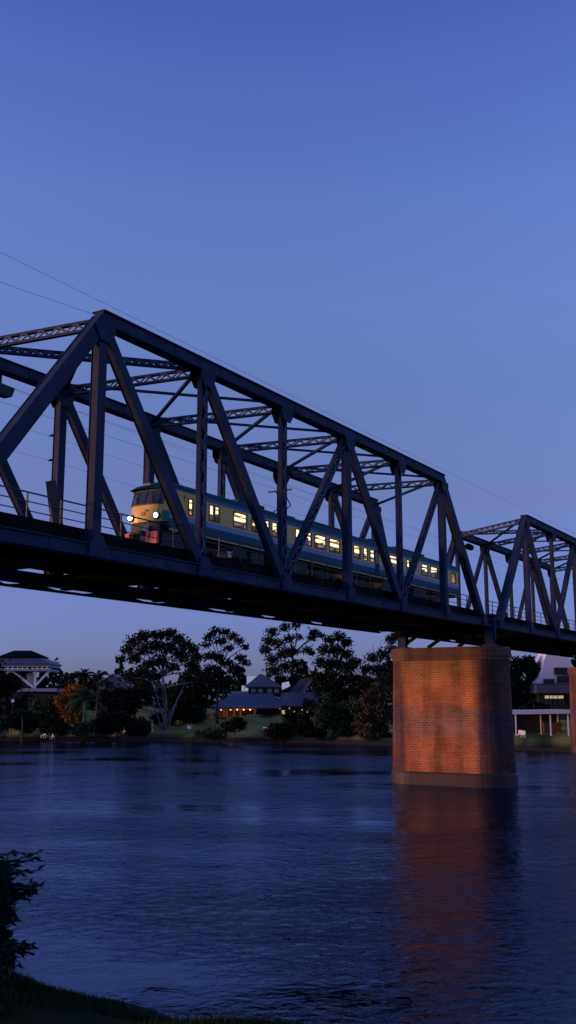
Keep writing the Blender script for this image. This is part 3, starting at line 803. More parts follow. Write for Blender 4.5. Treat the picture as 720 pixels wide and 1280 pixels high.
# ------------------------------------------------------------------ trees
rng = np.random.default_rng(3)
def leaf_cloud(centres, radii, counts, size, flat=.75, droop=.0):
    C = np.repeat(np.asarray(centres, float), counts, axis=0); R = np.repeat(np.asarray(radii, float), counts)
    n = len(C)
    d = rng.normal(size=(n, 3)); d /= np.linalg.norm(d, axis=1)[:, None]
    r = R * (rng.random(n) ** .45) * (1 + .28 * rng.normal(size=n))
    p = C + d * r[:, None] * np.array([1, 1, flat])
    return leaf_quads(p, size)
def leaf_quads(p, size, ratio=.55):
    n = len(p)
    a = rng.normal(size=(n, 3)); a /= np.linalg.norm(a, axis=1)[:, None]
    b = rng.normal(size=(n, 3)); b -= a * (a * b).sum(1)[:, None]; b /= np.linalg.norm(b, axis=1)[:, None]
    s = size * (.6 + .8 * rng.random(n))[:, None]
    v = np.stack([p - a * s, p + b * s * ratio, p + a * s, p - b * s * ratio], 1).reshape(-1, 3)
    f = np.arange(4 * n).reshape(n, 4)
    return v, f
def limb(mb, a, b, r0, r1, bend=.12, n=6):
    a = Vector(a); b = Vector(b); L = (b - a).length
    off = Vector((random.uniform(-1, 1), random.uniform(-1, 1), random.uniform(.2, 1))) * L * bend
    pts, rr = [], []
    for k in range(6):
        t = k / 5; p = a.lerp(b, t) + off * (4 * t * (1 - t)) * .6
        p += Vector((random.uniform(-1, 1), random.uniform(-1, 1), 0)) * L * .012
        pts.append(p); rr.append(r0 + (r1 - r0) * t)
    mb.tube(pts, rr, n)
    return pts
def tree(name, label, px, dist, base_py, blobs, leaf, bark='bark', trunk_r=.35, size=.26, density=1.0, fork=.35, lean=0., cat='tree', group=None, twigs=0, zground=None, stems=0):
    """blobs: foliage clumps as (dx px, py, radius px) around the trunk column; depth spread is random"""
    k = mpp(dist)
    base = spot(px, base_py, dist)
    g = far_ground(px, dist) - .15
    base.z = g if zground is None else zground
    rt = Vector((math.sin(YAW), -math.cos(YAW), 0)); ah = Vector((math.cos(YAW), math.sin(YAW), 0))
    cs, rs, ct = [], [], []
    for dx, py, r in blobs:
        c = spot(px, py, dist); spread = max(4, abs(dx)) * k
        c = Vector((base.x, base.y, c.z)) + rt * (dx * k) + ah * random.uniform(-.7, .7) * spread * .7
        cs.append(c); rs.append(r * k); ct.append(max(12, int(density * 20 * (r * k / size) ** 2 * .5)))
    root = empty(name, base, label, cat, group)
    mb = MB()
    zt = min(c.z for c in cs); topz = max(c.z for c in cs)
    fk = base + V(0, 0, (topz - base.z) * fork) + rt * lean
    limb(mb, base, fk, trunk_r, trunk_r * .75, .03, 8)
    hubs = [fk]
    top = Vector((sum(c.x for c in cs) / len(cs), sum(c.y for c in cs) / len(cs), topz * .75 + fk.z * .25))
    main = limb(mb, fk, top, trunk_r * .7, trunk_r * .25, .06, 7); hubs += main[1:4]
    for c in cs:
        h = min(hubs, key=lambda q: (q - c).length + (3 if q.z > c.z else 0))
        limb(mb, h, c, trunk_r * .36, .05, .12, 5)
    for j in range(stems):
        q = base + rt * random.uniform(-3.2, 3.6) + ah * random.uniform(-2, 2); q.z = zt + random.uniform(1.5, 6)
        limb(mb, base + rt * random.uniform(-.6, .6), q, trunk_r * .42, .06, .07, 6)
    for _ in range(twigs):
        h = random.choice(hubs); limb(mb, h, h + V(random.uniform(-2, 2), random.uniform(-2, 2), random.uniform(2, 5)), .07, .02, .1, 5)
    mb.build('trunk', M[bark], root, smooth=True)
    v, f = leaf_cloud([tuple(c) for c in cs], rs, ct, size)
    link_mesh('crown', v, f, M[leaf], root)
    return root

def fill(n, x0, x1, y0, y1, r0, r1, shape=None):
    out = []
    while len(out) < n:
        x, y = random.uniform(x0, x1), random.uniform(y0, y1)
        cx, cy = (x0 + x1) / 2, (y0 + y1) / 2
        if ((x - cx) / ((x1 - x0) / 2)) ** 2 + ((y - cy) / ((y1 - y0) / 2)) ** 2 > 1: continue
        out.append((x, y, random.uniform(r0, r1)))
    return out

# the big spreading gum with pale limbs
bl = [(-52, 812, 10), (-44, 802, 11), (-30, 796, 10), (-18, 793, 9), (-6, 794, 9), (4, 792, 9), (14, 799, 9), (22, 806, 10), (32, 812, 9), (38, 822, 9), (30, 828, 11), (16, 818, 12), (2, 810, 12), (-14, 808, 12), (-28, 812, 11),
      (-42, 822, 10), (-58, 824, 7), (36, 838, 9), (26, 846, 9), (8, 834, 9), (-8, 826, 11), (-22, 830, 10), (-34, 840, 11), (-46, 846, 9), (-30, 858, 11), (-44, 866, 10), (-38, 880, 10), (-54, 884, 8), (-22, 868, 9), (40, 852, 7), (-14, 846, 8)]
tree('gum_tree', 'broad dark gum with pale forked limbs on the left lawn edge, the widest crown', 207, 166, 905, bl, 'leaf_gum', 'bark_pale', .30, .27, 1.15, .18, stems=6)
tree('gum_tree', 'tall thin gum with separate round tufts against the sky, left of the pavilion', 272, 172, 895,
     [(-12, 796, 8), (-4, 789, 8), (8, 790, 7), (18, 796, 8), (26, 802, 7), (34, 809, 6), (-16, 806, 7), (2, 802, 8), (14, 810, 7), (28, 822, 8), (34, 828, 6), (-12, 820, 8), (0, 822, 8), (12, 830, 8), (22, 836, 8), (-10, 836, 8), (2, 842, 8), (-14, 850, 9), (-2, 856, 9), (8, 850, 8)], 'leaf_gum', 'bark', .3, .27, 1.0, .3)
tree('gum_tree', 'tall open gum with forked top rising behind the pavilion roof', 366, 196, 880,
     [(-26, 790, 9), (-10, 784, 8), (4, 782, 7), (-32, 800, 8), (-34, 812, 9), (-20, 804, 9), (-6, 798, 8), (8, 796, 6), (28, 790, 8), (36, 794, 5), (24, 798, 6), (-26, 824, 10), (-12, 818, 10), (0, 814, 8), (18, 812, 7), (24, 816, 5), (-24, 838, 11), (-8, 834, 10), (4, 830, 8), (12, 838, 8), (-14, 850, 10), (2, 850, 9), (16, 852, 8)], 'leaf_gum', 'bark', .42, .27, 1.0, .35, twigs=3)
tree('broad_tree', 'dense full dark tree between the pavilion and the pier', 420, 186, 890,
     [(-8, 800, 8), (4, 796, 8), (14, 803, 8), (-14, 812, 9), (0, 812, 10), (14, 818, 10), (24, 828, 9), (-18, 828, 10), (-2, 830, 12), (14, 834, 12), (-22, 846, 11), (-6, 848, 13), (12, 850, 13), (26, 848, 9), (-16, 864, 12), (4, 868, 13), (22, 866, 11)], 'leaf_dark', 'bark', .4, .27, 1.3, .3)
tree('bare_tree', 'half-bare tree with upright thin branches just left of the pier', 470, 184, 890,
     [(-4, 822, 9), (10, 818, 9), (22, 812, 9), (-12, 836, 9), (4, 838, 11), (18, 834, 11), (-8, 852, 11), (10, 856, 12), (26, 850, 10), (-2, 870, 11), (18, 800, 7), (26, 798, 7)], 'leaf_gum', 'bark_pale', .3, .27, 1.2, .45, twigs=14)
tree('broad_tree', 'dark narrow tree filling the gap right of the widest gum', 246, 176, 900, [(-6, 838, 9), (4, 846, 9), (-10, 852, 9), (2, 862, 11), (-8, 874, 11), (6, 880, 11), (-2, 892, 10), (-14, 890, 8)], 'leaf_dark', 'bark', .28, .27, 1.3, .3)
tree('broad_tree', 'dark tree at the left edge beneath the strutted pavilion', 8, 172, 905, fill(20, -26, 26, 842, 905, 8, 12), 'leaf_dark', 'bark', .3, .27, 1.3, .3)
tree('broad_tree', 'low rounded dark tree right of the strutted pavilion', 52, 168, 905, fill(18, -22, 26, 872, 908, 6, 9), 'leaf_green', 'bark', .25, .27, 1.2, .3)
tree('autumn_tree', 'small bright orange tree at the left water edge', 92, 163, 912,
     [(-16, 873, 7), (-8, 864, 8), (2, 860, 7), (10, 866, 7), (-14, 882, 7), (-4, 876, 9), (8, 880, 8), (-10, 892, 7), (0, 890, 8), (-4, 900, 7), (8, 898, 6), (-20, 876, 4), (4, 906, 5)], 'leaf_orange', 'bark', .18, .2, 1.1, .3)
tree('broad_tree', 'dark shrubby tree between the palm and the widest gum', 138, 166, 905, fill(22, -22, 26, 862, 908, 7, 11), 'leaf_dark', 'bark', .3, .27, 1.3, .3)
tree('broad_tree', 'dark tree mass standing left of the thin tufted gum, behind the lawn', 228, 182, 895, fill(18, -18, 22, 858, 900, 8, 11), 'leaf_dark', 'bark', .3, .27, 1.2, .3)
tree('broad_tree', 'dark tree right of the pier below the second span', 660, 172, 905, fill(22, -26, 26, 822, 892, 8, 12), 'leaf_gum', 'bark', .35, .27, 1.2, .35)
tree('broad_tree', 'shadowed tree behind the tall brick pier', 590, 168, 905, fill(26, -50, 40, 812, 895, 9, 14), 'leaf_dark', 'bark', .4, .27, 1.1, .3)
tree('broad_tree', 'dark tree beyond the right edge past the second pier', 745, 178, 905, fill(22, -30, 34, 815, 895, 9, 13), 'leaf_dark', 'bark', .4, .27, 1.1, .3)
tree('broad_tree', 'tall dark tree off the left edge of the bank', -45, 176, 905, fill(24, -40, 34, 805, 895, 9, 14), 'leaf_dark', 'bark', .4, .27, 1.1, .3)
def bush(label, px, dist, py0, py1, hw, leaf, n, size=.22, twig=0):
    return tree('bush', label, px, dist, py1, fill(n, -hw, hw, py0 + 6, py1 - 2, 6, 9), leaf, 'bark', .1, size, 1.2, .3, cat='bush', twigs=twig)
bush('small round dark bush alone on the lawn', 294, 152, 895, 914, 12, 'leaf_dark', 8)
bush('dark bush right of the pale boat', 372, 153, 888, 922, 20, 'leaf_dark', 16)
bush('large green bush at the water edge left of the brownish bush', 422, 150, 862, 926, 28, 'leaf_green', 34)
tree('bush', 'large brownish bush with a bare stick, beside the tall pier', 471, 148, 926, fill(34, -24, 26, 858, 922, 7, 10), 'leaf_brown', 'bark_pale', .1, .22, 1.4, .2, cat='bush', twigs=3)
bush('low dark bush at the water edge under the left trees', 26, 160, 886, 916, 30, 'leaf_dark', 18)
bush('low dark bush between the palm foot and the lawn', 152, 160, 888, 914, 24, 'leaf_dark', 16)
bush('small scrubby bush near the foot of the lawn', 262, 151, 908, 922, 14, 'leaf_green', 6)
bush('low scrub at the water edge behind the tall pier', 560, 142, 888, 926, 46, 'leaf_dark', 24)
for px_, dd, t_, b_, hw_, lf_, lb_ in ((70, 158, 896, 918, 16, 'leaf_dark', 'low dark bush at the water edge just left of the orange tree'), (100, 157, 900, 918, 14, 'leaf_green', 'low green bush at the water edge below the orange tree'), (126, 159, 894, 917, 16, 'leaf_dark', 'low dark bush at the water edge right of the palm foot'),
                        (172, 158, 898, 918, 14, 'leaf_dark', 'low dark bush at the left end of the lawn'), (212, 172, 886, 903, 20, 'leaf_dark', 'dark undergrowth at the foot of the widest gum'), (240, 170, 880, 903, 14, 'leaf_dark', 'dark bush at the back of the lawn left of the veranda'),
                        (352, 150, 902, 925, 16, 'leaf_dark', 'low bush between the pale boat and the dark bush'), (396, 151, 878, 925, 18, 'leaf_dark', 'dark bush between the round dark bush and the large green bush'), (446, 150, 880, 927, 18, 'leaf_dark', 'dark bush wedged between the green and the brownish bushes'), (492, 149, 868, 927, 20, 'leaf_green', 'bush half hidden behind the left side of the tall pier'), (404, 172, 868, 892, 22, 'leaf_dark', 'dark shrubs against the right end of the pavilion')):
    bush(lb_, px_, dd, t_, b_, hw_, lf_, 14)
bush('dark shrub behind the white-roofed shelter', 668, 152, 868, 912, 22, 'leaf_dark', 18)

def palm(label, px, dist, base_py, top_py, fr_px, n, leaf, seed, trunk_r=.16):
    random.seed(seed); k = mpp(dist)
    b = spot(px, base_py, dist); b.z = far_ground(px, dist) - .1
    t = spot(px, top_py, dist)
    root = empty('palm_tree', b, label, 'palm', 'palms on the far bank')
    mb = MB(); limb(mb, b, (b.x, b.y, t.z), trunk_r * 1.3, trunk_r, .01, 8); mb.build('trunk', M['bark_pale' if leaf == 'leaf_palm' else 'bark'], root, smooth=True)
    mb = MB(); L = fr_px * k
    for i in range(n):
        a = 2 * math.pi * i / n * 1.618 * 2; el = random.uniform(-.3, 1.35)
        d = Vector((math.cos(a) * math.cos(el), math.sin(a) * math.cos(el), math.sin(el)))
        P = []
        for j in range(9):
            s = j / 8; P.append(Vector((b.x, b.y, t.z)) + d * L * s + V(0, 0, -L * .55 * s * s))
        for j in range(8):
            p, q = P[j], P[j + 1]; mb.tube([p, q], .03, 3)
            side = (q - p).cross(V(0, 0, 1)); side = side.normalized() if side.length > 1e-4 else V(1, 0, 0)
            for sg in (-1, 1):
                for u in (.15, .6):
                    o = p.lerp(q, u); tip = o + side * sg * L * .26 * (1 - .55 * j / 8) + (q - p) * .8 + V(0, 0, -L * .10)
                    wv = (q - p) * .28
                    mb.poly([o - wv, tip, o + wv])
    mb.build('frond_crown', M[leaf], root)
palm('pale green palm with upright fronds right beside the orange tree', 105, 161, 912, 872, 27, 22, 'leaf_palm', 5)
palm('left of the dark palms behind the bank', 88, 184, 900, 848, 21, 20, 'leaf_dark', 6)
palm('middle dark palm between the strutted pavilion and the grey house', 103, 188, 900, 844, 20, 20, 'leaf_dark', 8)
palm('right dark palm in front of the grey house', 121, 186, 900, 846, 21, 20, 'leaf_dark', 9)
palm('small low palm at the foot of the left trees', 28, 158, 912, 892, 14, 14, 'leaf_dark', 10, .1)
random.seed(21)
# far wood: one mass nobody could count
def far_wood():
    pts = []
    for i in range(52000):
        b = random.uniform(-40, 85); r = shore(b) + random.uniform(78, 100)
        hh = 8.2 + 2.0 * math.sin(b * 1.3) + 1.4 * math.sin(b * 3.7 + 1) + 1.0 * math.sin(b * 9.1) + .7 * math.sin(b * 23)
        z = 3.0 + (random.random() ** .6) * hh
        pts.append((CAMX + r * math.cos(math.radians(b)), CAMY + r * math.sin(math.radians(b)), z))
    v, f = leaf_quads(np.array(pts), .62, .7)
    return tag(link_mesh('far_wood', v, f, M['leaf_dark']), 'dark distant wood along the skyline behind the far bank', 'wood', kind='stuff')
far_wood()

# ------------------------------------------------------------------ far buildings
RT = Vector((math.sin(YAW), -math.cos(YAW), 0)); AH = Vector((math.cos(YAW), math.sin(YAW), 0))
class Loc:
    """local frame of a building facing the river: x across (metres), d deeper, z up; origin at a spot"""
    def __init__(s, px, dist): s.o = spot(px, 875, dist); s.k = mpp(dist); s.px = px; s.dist = dist
    def P(s, px, py, d=0.):
        z = spot(s.px, py, s.dist).z
        return Vector((s.o.x, s.o.y, 0)) + RT * ((px - s.px) * s.k) + AH * d + V(0, 0, z)
def lbox(mb, L, px0, px1, py0, py1, d0, d1, m=0):
    vs = [L.P(px, py, d) for py in (py1, py0) for d in (d0, d1) for px in (px0, px1)]
    mb.add(vs, [(0, 2, 3, 1), (4, 5, 7, 6), (0, 1, 5, 4), (2, 6, 7, 3), (0, 4, 6, 2), (1, 3, 7, 5)], m)
def hip(mb, L, px0, px1, pye, rx0, rx1, pyr, d0, d1, th=1.2, m=0):
    e = [L.P(px0, pye, d0), L.P(px1, pye, d0), L.P(px1, pye, d1), L.P(px0, pye, d1)]
    dm = (d0 + d1) / 2; r = [L.P(rx0, pyr, dm), L.P(rx1, pyr, dm)]
    lo = [p - V(0, 0, th * L.k) for p in e]
    mb.add(e + r + lo, [(0, 1, 5, 4), (1, 2, 5), (2, 3, 4, 5), (3, 0, 4), (6, 7, 1, 0), (7, 8, 2, 1), (8, 9, 3, 2), (9, 6, 0, 3), (9, 8, 7, 6)], m)

# strutted lookout at the left edge
L = Loc(35, 196); o = L.P(35, 905, 4); o.z = 3.5
t = empty('lookout_pavilion', o, 'dark hip-roofed lookout on white V-shaped struts at the left edge', 'building')
mb = MB(); hip(mb, L, -22, 60, 829, 6, 28, 813, 0, 10, 2); rf = mb.build('roof', M['slate'], t)
mb = MB(); hip(mb, L, -8, 46, 820, 6, 28, 811.5, 2, 8, 1); mb.build('roof_tier', M['steel_dark'], rf)
mb = MB(); lbox(mb, L, -20, 58, 831.2, 833.5, .2, 9.8); lbox(mb, L, -18, 57, 836, 838.5, .2, 9.8); mb.build('balcony_band', M['steelband'], t)
for px in range(-16, 58, 6):
    mb = MB(); mb.bar(L.P(px, 836.5, .3), L.P(px, 832, .3), .1, .1); mb.build('balustrade_post', M['white'], t)
for a, b in (((12, 838), (39, 859)), ((58, 838), (40, 859)), ((41, 830), (41, 861)), ((-30, 859), (12, 838))):
    mb = MB(); mb.bar(L.P(*a, 1.), L.P(*b, 1.), .36, .3, AH); mb.build('strut', M['white'], t)
mb = MB(); lbox(mb, L, 22, 71, 860.5, 864.5, -1, 9); mb.build('terrace_slab', M['steelband'], t)
mb = MB(); lbox(mb, L, -20, 66, 865, 905, 0, 8.5); lbox(mb, L, -20, 20, 838.6, 865, 3, 9.5); mb.build('base_wall', M['darkwall'], t)
mb = MB(); lbox(mb, L, 28, 38, 841, 856, 2.5, 3); mb.build('window', M['steelband'], t)
mb = MB(); mb.disc(spot(16, 876, 163) + V(0, 0, 0), -AH, .27, .1, 14); d_ = mb.build('round_sign', M['white'], None); tag(d_, 'small round white sign on a pole among the leftmost trees', 'sign')
mb = MB(); p = spot(16, 878, 163.2); mb.tube([(p.x, p.y, far_ground(16, 163)), (p.x, p.y, p.z)], .05, 6); mb.build('pole', M['bark'], d_)

# grey gabled house
L = Loc(141, 190); o = L.P(141, 900, 3); o.z = 3.6
t = empty('house', o, 'grey gable-roofed house half hidden left of the widest gum', 'house')
mb = MB(); mb.prism([L.P(119, 857), L.P(139, 842), L.P(160, 857), L.P(158, 857.5), L.P(139, 844), L.P(121, 857.5)], AH * 9); mb.build('roof', M['slate'], t)
mb = MB(); mb.prism([L.P(122, 866, .3), L.P(158, 866, .3), L.P(158, 857, .3), L.P(139, 843.5, .3), L.P(122, 857, .3)], AH * 8); mb.build('gable_wall', M['greyroof'], t)
mb = MB(); lbox(mb, L, 122.2, 157.8, 866.3, 905, .35, 8); mb.build('wall', M['darkwall'], t)
mb = MB(); lbox(mb, L, 131, 141, 852, 861, .2, .29); mb.build('window', M['glass_dark'], t)

# pavilion in the middle
L = Loc(340, 180); o = L.P(340, 897, 6); o.z = 3.7
t = empty('riverside_pavilion', o, 'long low pavilion with dark hip roofs and an orange-lit veranda above the lawn', 'building')
mb = MB(); hip(mb, L, 262, 352, 884, 290, 340, 866.5, -1, 12, 1.3); mb.build('roof', M['slate'], t)
mb = MB(); hip(mb, L, 346, 420, 882, 352, 398, 865, 1.5, 13, 1.2); mb.build('roof', M['slate'], t)
mb = MB(); hip(mb, L, 304, 352, 857, 322, 326, 840.5, 7, 17, 1.5); mb.build('roof', M['slate'], t)
mb = MB(); lbox(mb, L, 308, 350, 858.5, 868, 8, 16); mb.build('clerestory_wall', M['darkwall'], t)
for px in (312, 321, 333, 342):
    mb = MB(); lbox(mb, L, px, px + 6, 860, 865, 7.9, 7.98); mb.build('window', M['steelband'], t)
mb = MB(); lbox(mb, L, 286, 308, 863.5, 867.5, 7.5, 9); mb.build('pale_roof_band', M['steelband'], t)
mb = MB(); lbox(mb, L, 303, 318, 842.5, 856, 18, 24); lbox(mb, L, 296, 306, 855, 866, 18, 23); mb.build('white_block', M['white_glow'], t)
mb = MB(); mb.prism([L.P(352, 853, 6.8), L.P(361, 851, 6.8), L.P(363, 857, 6.8), L.P(352, 862, 6.8)], AH * .4); mb.build('white_gable', M['white_glow'], t)
mb = MB(); mb.prism([L.P(376, 865, 9), L.P(392, 845, 9), L.P(394, 846, 9), L.P(381, 866, 9)], AH * 5); mb.build('glazed_roof', M['greyroof'], t)
mb = MB(); mb.prism([L.P(360, 866, 10), L.P(376, 848, 10), L.P(392, 844, 10), L.P(378, 866, 10)], AH * 5); mb.build('roof', M['slate'], t)
mb = MB(); lbox(mb, L, 266, 320, 897, 906, -1, 10); mb.build('terrace_base', M['darkwall'], t)
mb = MB(); lbox(mb, L, 268, 318, 885.5, 897, 2.6, 3); mb.build('back_wall', M['orange_room'], t)
mb = MB(); lbox(mb, L, 320, 412, 883.5, 904, 2.4, 11); mb.build('wall', M['darkwall'], t)
mb = MB(); lbox(mb, L, 306, 331, 895, 908, -2.5, -1.2); mb.build('retaining_wall', M['stone'], t)
for px in (265.5, 281, 284, 293, 301, 318.5):
    mb = MB(); mb.bar(L.P(px, 908, -.7), L.P(px, 885.2, -.7), .26, .26, AH); mb.build('veranda_post', M['postwood'], t)
mb = MB(); mb.bar(L.P(265, 886.3, -.7), L.P(319, 886.3, -.7), .2, .2, (0, 0, 1)); mb.build('veranda_beam', M['postwood'], t)
for px in (270, 276, 288, 297, 305, 313):
    mb = MB(); c = L.P(px, 887.2, -1.02 if px % 2 else 1.0); mb.disc(c, (0, 0, 1), .10, .1, 8); mb.build('ceiling_lamp', M['bulb'], t)
for a, b, c_, d_ in ((352, 356, 888, 893), (366, 372, 889, 894), (384, 387, 886, 891), (349, 350.5, 884.5, 886.5), (361, 362.5, 884.5, 886.5), (377, 378.5, 886.5, 888.5)):
    mb = MB(); lbox(mb, L, a, b, c_, d_, 2.3, 2.38); mb.build('window', M['warm'], t)
for k in range(7):
    px = 310 + k * 2.6
    mb = MB(); lbox(mb, L, px, px + 1.5, 893.2, 895.2, -2.2, -1.5); q_ = mb.build('terrace_seat', M['steelband'], t)

# pale boat on the bank
p = spot(341, 913, 156); p.z = far_ground(341, 156)
bt = empty('rowing_boat', p, 'pale boat drawn up on the bank below the pavilion', 'boat')
def hull(name, z0, s, mat, parent):
    vs, fs = [], []
    n = 11
    for i in range(n):
        u = -1 + 2 * i / (n - 1); hw = .62 * (1 - abs(u) ** 2.6) + .04; sh = .5 + .28 * u * u
        for a in range(7):
            th = math.pi * a / 6
            q = RT * (1.45 * u) * s + AH * (-math.cos(th) * hw) * s + V(0, 0, z0 + sh - math.sin(th) ** .7 * (.5 - .22 * abs(u) ** 3))
            vs.append(p + q + RT * 0 + V(0, 0, -.16 * u))
    for i in range(n - 1):
        for a in range(6): fs.append((i * 7 + a, i * 7 + a + 1, (i + 1) * 7 + a + 1, (i + 1) * 7 + a))
    return link_mesh(name, vs, fs, mat, parent, smooth=True)
hull('hull', .35, 1.0, M['white'], bt)
mb = MB()
for u in (-.6, .1, .7): mb.bar(p + RT * u * 1.3 - AH * .5 + V(0, 0, .72), p + RT * u * 1.3 + AH * .5 + V(0, 0, .72), .24, .05, (0, 0, 1))
mb.build('thwart', M['postwood'], bt)

# right bank: building with white membrane roof, dark eaves, lit windows
L = Loc(694, 168); o = L.P(694, 905, 4); o.z = 3.0
t = empty('tent_roofed_building', o, 'building with a tall white sail-like roof above dark eaves, right of the pier', 'building')
mb = MB(); A = [(675, 854), (681, 846), (684.5, 836), (687, 825), (705, 815), (720, 825), (742, 854), (701, 856), (698, 840), (697, 849), (686, 849), (686, 855)]
A = [(674, 854), (680, 847), (684, 837), (686.5, 825), (692, 812), (712, 812), (722, 832), (744, 855)]
mb.prism([L.P(x, y, 2) for x, y in A], AH * 6); mb.build('membrane_roof', M['pinkwhite'], t)
mb = MB(); lbox(mb, L, 684.5, 697, 848.5, 856, 1.6, 1.95); lbox(mb, L, 698, 724, 834, 843, 1.5, 1.95); lbox(mb, L, 701, 730, 844.5, 853, 1.4, 1.95); mb.build('dormer', M['darkwall'], t)
mb = MB(); lbox(mb, L, 671, 750, 855.5, 866.5, -.5, 9); mb.build('eaves', M['slate'], t)
mb = MB(); lbox(mb, L, 676, 748, 867, 912, 1, 8); mb.build('wall', M['darkwall'], t)
for a, b in ((683.5, 688.5), (689.5, 693), (694, 698.5), (699.5, 706)):
    mb = MB(); lbox(mb, L, a, b, 869.5, 873.2, .9, .97); mb.build('window', M['warm'], t)
for a, b in ((684, 692), (694, 698), (700, 707)):
    mb = MB(); lbox(mb, L, a, b, 874.5, 882, .9, .97); mb.build('window', M['leaf_green'], t)
L = Loc(676, 138); o = L.P(676, 915, 3); o.z = 2.0
t = empty('shelter', o, 'open shelter with a long flat white roof on thin white posts, right bank', 'shelter')
mb = MB(); mb.prism([L.P(640, 893), L.P(711.5, 892), L.P(710.5, 887), L.P(640.5, 888)], AH * 6); mb.build('roof', M['white'], t)
for px in (645.5, 687.5, 709):
    for d in (.4, 5.5):
        mb = MB(); mb.bar(L.P(px, 920, d), L.P(px, 893, d), .16, .16, AH); mb.build('post', M['white'], t)
mb = MB(); lbox(mb, L, 650, 712, 893.2, 918, 5.7, 6); mb.build('back_wall', M['darkwall'], t)
mb = MB(); lbox(mb, L, 689, 711, 904, 917, 4.6, 5.2); mb.build('counter', M['stone'], t)

# small pale posts, lights and seats dotted along the bank
def pale_post(px, dist, h, w_, label):
    p = spot(px, 900, dist); g = far_ground(px, dist) - .05
    e = empty('marker_post', (p.x, p.y, g), label, 'post', 'pale posts along the far bank')
    mb = MB(); mb.tube([(p.x, p.y, g), (p.x, p.y, g + h)], [w_, w_ * .9], 8); mb.build('post', M['white'], e)
    mb = MB(); mb.disc((p.x, p.y, g + h + .05), (0, 0, 1), w_ * 1.25, .1, 10); mb.build('post_cap', M['steelband'], e)
pale_post(190.5, 162, 1.15, .15, 'white post in front of the widest gum')
pale_post(237, 163, .55, .3, 'short thick pale post on the lawn right of the widest gum')
pale_post(113, 160, .8, .12, 'thin white post right of the palm foot')
def garden_chair(px, dist, rz, label):
    p = spot(px, 900, dist); g = far_ground(px, dist)
    e = empty('garden_chair', (p.x, p.y, g), label, 'chair', 'white garden chairs on the left bank'); 
    mb = MB(); mb.box(p.x - .26, p.x + .26, p.y - .26, p.y + .26, g + .4, g + .46); mb.build('seat', M['white'], e)
    mb = MB(); mb.box(p.x + .2, p.x + .26, p.y - .26, p.y + .26, g + .461, g + .95); mb.build('backrest', M['white'], e)
    for a in (-.22, .22):
        for b in (-.22, .22): mb = MB(); mb.box(p.x + a - .025, p.x + a + .025, p.y + b - .025, p.y + b + .025, g, g + .4); mb.build('leg', M['white'], e)
    e.rotation_euler = (0, 0, 0)
for px, d_, lb in ((55, 160, 'leftmost white garden chair near the water'), (60, 161, 'second white garden chair from the left'), (66, 160, 'third white garden chair, nearest the orange tree'), (143, 160.5, 'white garden chair standing alone right of the palm'), (155.5, 161, 'white garden chair just left of the widest gum'), (649, 140, 'white garden chair under the left end of the white-roofed shelter'), (653, 139, 'white garden chair in front of the white-roofed shelter')):
    garden_chair(px, d_, 0, lb)

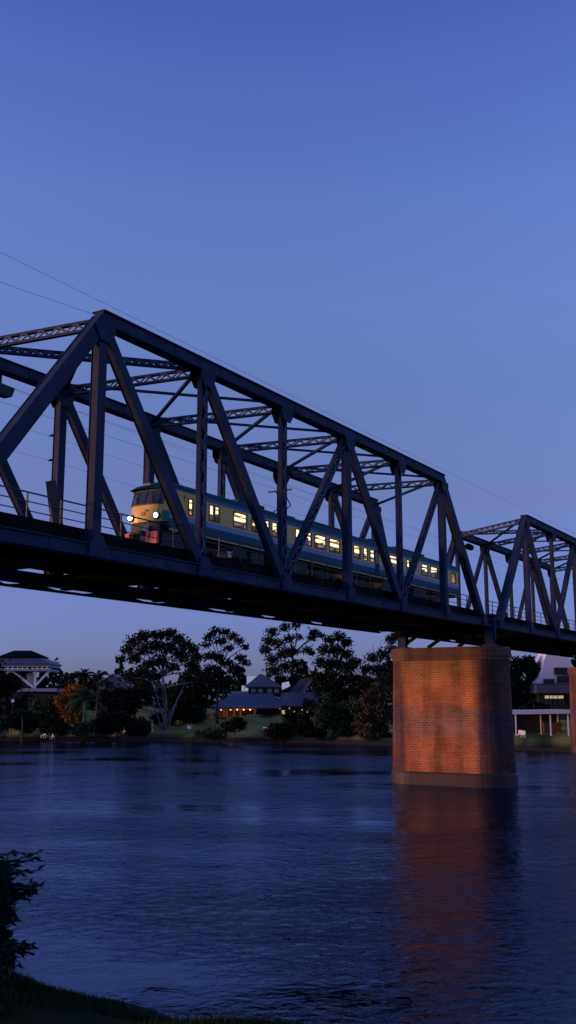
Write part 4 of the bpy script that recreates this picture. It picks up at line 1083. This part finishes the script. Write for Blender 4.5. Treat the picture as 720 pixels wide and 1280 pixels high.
# ------------------------------------------------------------------ foreground shrub and grass
def near_shrub():
    random.seed(11)
    b = Vector((-16.75, -19.75, 0)); b.z = near_z(b.x, b.y) - .1
    root = empty('bank_shrub', b, 'dark leafy shrub on the grassy bank at the lower left edge', 'shrub')
    mb = MB(); leaves_v, leaves_f = [], []
    tips = []
    def P(px, py, dist): return spot(px, py, dist)
    targets = [(50, 1066, 7.0), (44, 1074, 7.1), (30, 1088, 7.0), (20, 1095, 6.9), (52, 1106, 7.1), (40, 1112, 6.9), (12, 1085, 7.2), (2, 1090, 6.8), (-10, 1078, 7.1), (-22, 1084, 6.9), (36, 1124, 7.0), (18, 1118, 7.2), (40, 1182, 7.0), (30, 1190, 6.9), (18, 1196, 7.1), (8, 1170, 7.0),
               (6, 1140, 7.0), (-4, 1120, 6.9), (-14, 1140, 7.2), (-6, 1160, 7.1), (-26, 1120, 7.0), (-34, 1100, 7.2), (-40, 1150, 6.9), (10, 1182, 6.8), (-20, 1180, 7.1), (2, 1200, 7.0), (-45, 1180, 7.1), (-60, 1120, 7.0), (-60, 1070, 7.0), (-40, 1050, 7.0)]
    for _ in range(190): targets.append((random.triangular(-60, 20, -15), random.uniform(1088, 1206), random.uniform(6.7, 7.3)))
    for _ in range(14): targets.append((random.uniform(20, 54), random.choice([1066, 1072, 1080, 1104, 1112, 1118, 1184, 1190]) + random.uniform(-4, 8), 7.0))
    hub = b + V(0, 0, .55)
    limb(mb, b, hub, .05, .035, .03, 7)
    for k, tg in enumerate(targets):
        e = P(*tg)
        s = hub if k % 3 else b + V(0, 0, .15)
        pts = limb(mb, s, e, .016, .004, .12, 5)
        for i in range(1, len(pts)):
            a, c_ = pts[i - 1], pts[i]
            dens = 16 if i < 3 else 26
            for _ in range(dens):
                o = a.lerp(c_, random.random()); t = (c_ - a).normalized()
                d = (t * .9 + Vector((random.uniform(-1, 1), random.uniform(-1, 1), random.uniform(-.7, .7))) * .8).normalized()
                ln = random.uniform(.035, .075); sd = d.cross(Vector((random.uniform(-1, 1), random.uniform(-1, 1), random.uniform(-1, 1)))).normalized() * ln * .15
                n0 = len(leaves_v); dr = V(0, 0, -ln * .15)
                leaves_v += [o, o + d * ln * .45 + sd, o + d * ln + dr, o + d * ln * .45 - sd]; leaves_f.append((n0, n0 + 1, n0 + 2, n0 + 3))
    for _ in range(9000):
        px, py = random.triangular(-70, 24, -20), random.uniform(1076, 1208)
        edge = 13 + 7 * math.sin(py * .09) + 5 * math.sin(py * .23 + 1)
        if px > edge: continue
        o = P(px, py, random.uniform(6.6, 7.4)); d = Vector((random.uniform(-1, 1), random.uniform(-1, 1), random.uniform(-.8, .6))).normalized()
        ln = random.uniform(.035, .075); sd = d.cross(Vector((random.uniform(-1, 1), random.uniform(-1, 1), random.uniform(-1, 1)))).normalized() * ln * .16
        n0 = len(leaves_v); leaves_v += [o, o + d * ln * .45 + sd, o + d * ln, o + d * ln * .45 - sd]; leaves_f.append((n0, n0 + 1, n0 + 2, n0 + 3))
    mb.build('stem', M['bark'], root, smooth=True)
    link_mesh('foliage', [tuple(v) for v in leaves_v], leaves_f, M['leaf_near'], root)
near_shrub()
def near_grass():
    random.seed(4); vs, fs = [], []
    for _ in range(85000):
        x = -15.6 - abs(random.gauss(0, 1)) * 1.7 + .5 * random.random(); y = random.uniform(-25.0, -18.5)
        if x < -20: continue
        h = random.uniform(.02, .055) * (1.5 if random.random() < .08 else 1); a = random.uniform(0, 6.283)
        z = near_z(x, y) - .01
        w_ = random.uniform(.004, .008); dx, dy = math.cos(a) * w_, math.sin(a) * w_
        lx, ly = random.uniform(-.5, .5) * h, random.uniform(-.5, .5) * h
        n0 = len(vs); vs += [(x - dx, y - dy, z), (x + dx, y + dy, z), (x + lx, y + ly, z + h)]; fs.append((n0, n0 + 1, n0 + 2))
    tag(link_mesh('bank_grass', vs, fs, M['grass_near']), 'short dark grass on the near bank at the lower left', 'grass', kind='stuff')
near_grass()
for i, (x, y) in enumerate(((-16.75, -21.0), (-17.0, -21.15))):
    z = near_z(x, y) + .02; e = empty('daisy', (x, y, z), ['tiny white daisy at the grass edge, upper of two', 'tiny white daisy in the dark grass, lower of two'][i], 'flower')
    mb = MB(); mb.tube([(x, y, z), (x, y, z + .07)], .002, 4); mb.build('stem', M['grass_near'], e)
    mb = MB(); mb.disc((x, y, z + .073), (-.4, -.3, 1), .011, .005, 8); mb.build('bloom', M['white'], e)

# ------------------------------------------------------------------ camera, light, sky
cam = bpy.data.cameras.new('camera'); cam.sensor_fit = 'VERTICAL'; cam.sensor_height = 36.0
cam.lens = FPX / 1280.0 * 36.0; cam.clip_end = 8000; cam.clip_start = .1
co = bpy.data.objects.new('camera', cam); col.objects.link(co)
co.location = (CAMX, CAMY, H); co.rotation_euler = (math.pi / 2 + PIT, 0, YAW - math.pi / 2)
scene.camera = co

SUN_EL, SUN_AZ = math.radians(4.5), math.radians(128)     # direction TOWARDS the sun, measured from +X
sl = bpy.data.lights.new('sun', 'SUN'); sl.energy = 2.5; sl.angle = math.radians(8); sl.color = (1, .52, .26)
so = bpy.data.objects.new('sun', sl); col.objects.link(so)
sd = Vector((math.cos(SUN_AZ) * math.cos(SUN_EL), math.sin(SUN_AZ) * math.cos(SUN_EL), math.sin(SUN_EL)))
so.rotation_euler = sd.to_track_quat('Z', 'Y').to_euler(); so.location = (-40, 0, 60)

world = bpy.data.worlds.new('World'); scene.world = world; world.use_nodes = True
nt = world.node_tree; bg = nt.nodes['Background']
sky = N(nt, 'ShaderNodeTexSky', sky_type='NISHITA'); sky.sun_disc = False; sky.sun_elevation = SUN_EL
sky.sun_rotation = math.pi / 2 - SUN_AZ; sky.ozone_density = 3.0; sky.dust_density = .6; sky.air_density = 1.0
tc = N(nt, 'ShaderNodeTexCoord'); sx = N(nt, 'ShaderNodeSeparateXYZ'); nt.links.new(tc.outputs['Generated'], sx.inputs[0])
r = ramp(nt, [(0.0, (0.62, 0.86, 4.2)), (.03, (.80, .90, 3.1)), (0.06, (0.956, 0.925, 2.597)), (0.12, (1.276, 1.001, 2.127)), (0.195, (1.699, 1.144, 1.821)), (0.241, (1.94, 1.305, 1.96)), (0.301, (2.21, 1.499, 2.154)), (0.381, (2.556, 1.845, 2.64)), (0.469, (2.514, 2.005, 2.956)), (0.543, (2.244, 1.806, 2.978)), (0.606, (1.897, 1.521, 2.893))])   # dusk tint by elevation
nt.links.new(sx.outputs['Z'], r.inputs['Fac'])
mx = N(nt, 'ShaderNodeMix', data_type='RGBA', blend_type='MULTIPLY'); mx.inputs[0].default_value = 1
nt.links.new(sky.outputs['Color'], mx.inputs[6]); nt.links.new(r.outputs['Color'], mx.inputs[7])
nt.links.new(mx.outputs[2], bg.inputs['Color']); bg.inputs['Strength'].default_value = .15

scene.view_settings.view_transform = 'Standard'; scene.view_settings.look = 'None'; scene.view_settings.exposure = 0
scene.render.engine = 'CYCLES'; scene.cycles.max_bounces = 6; scene.cycles.transparent_max_bounces = 12
scene.cycles.use_denoising = True
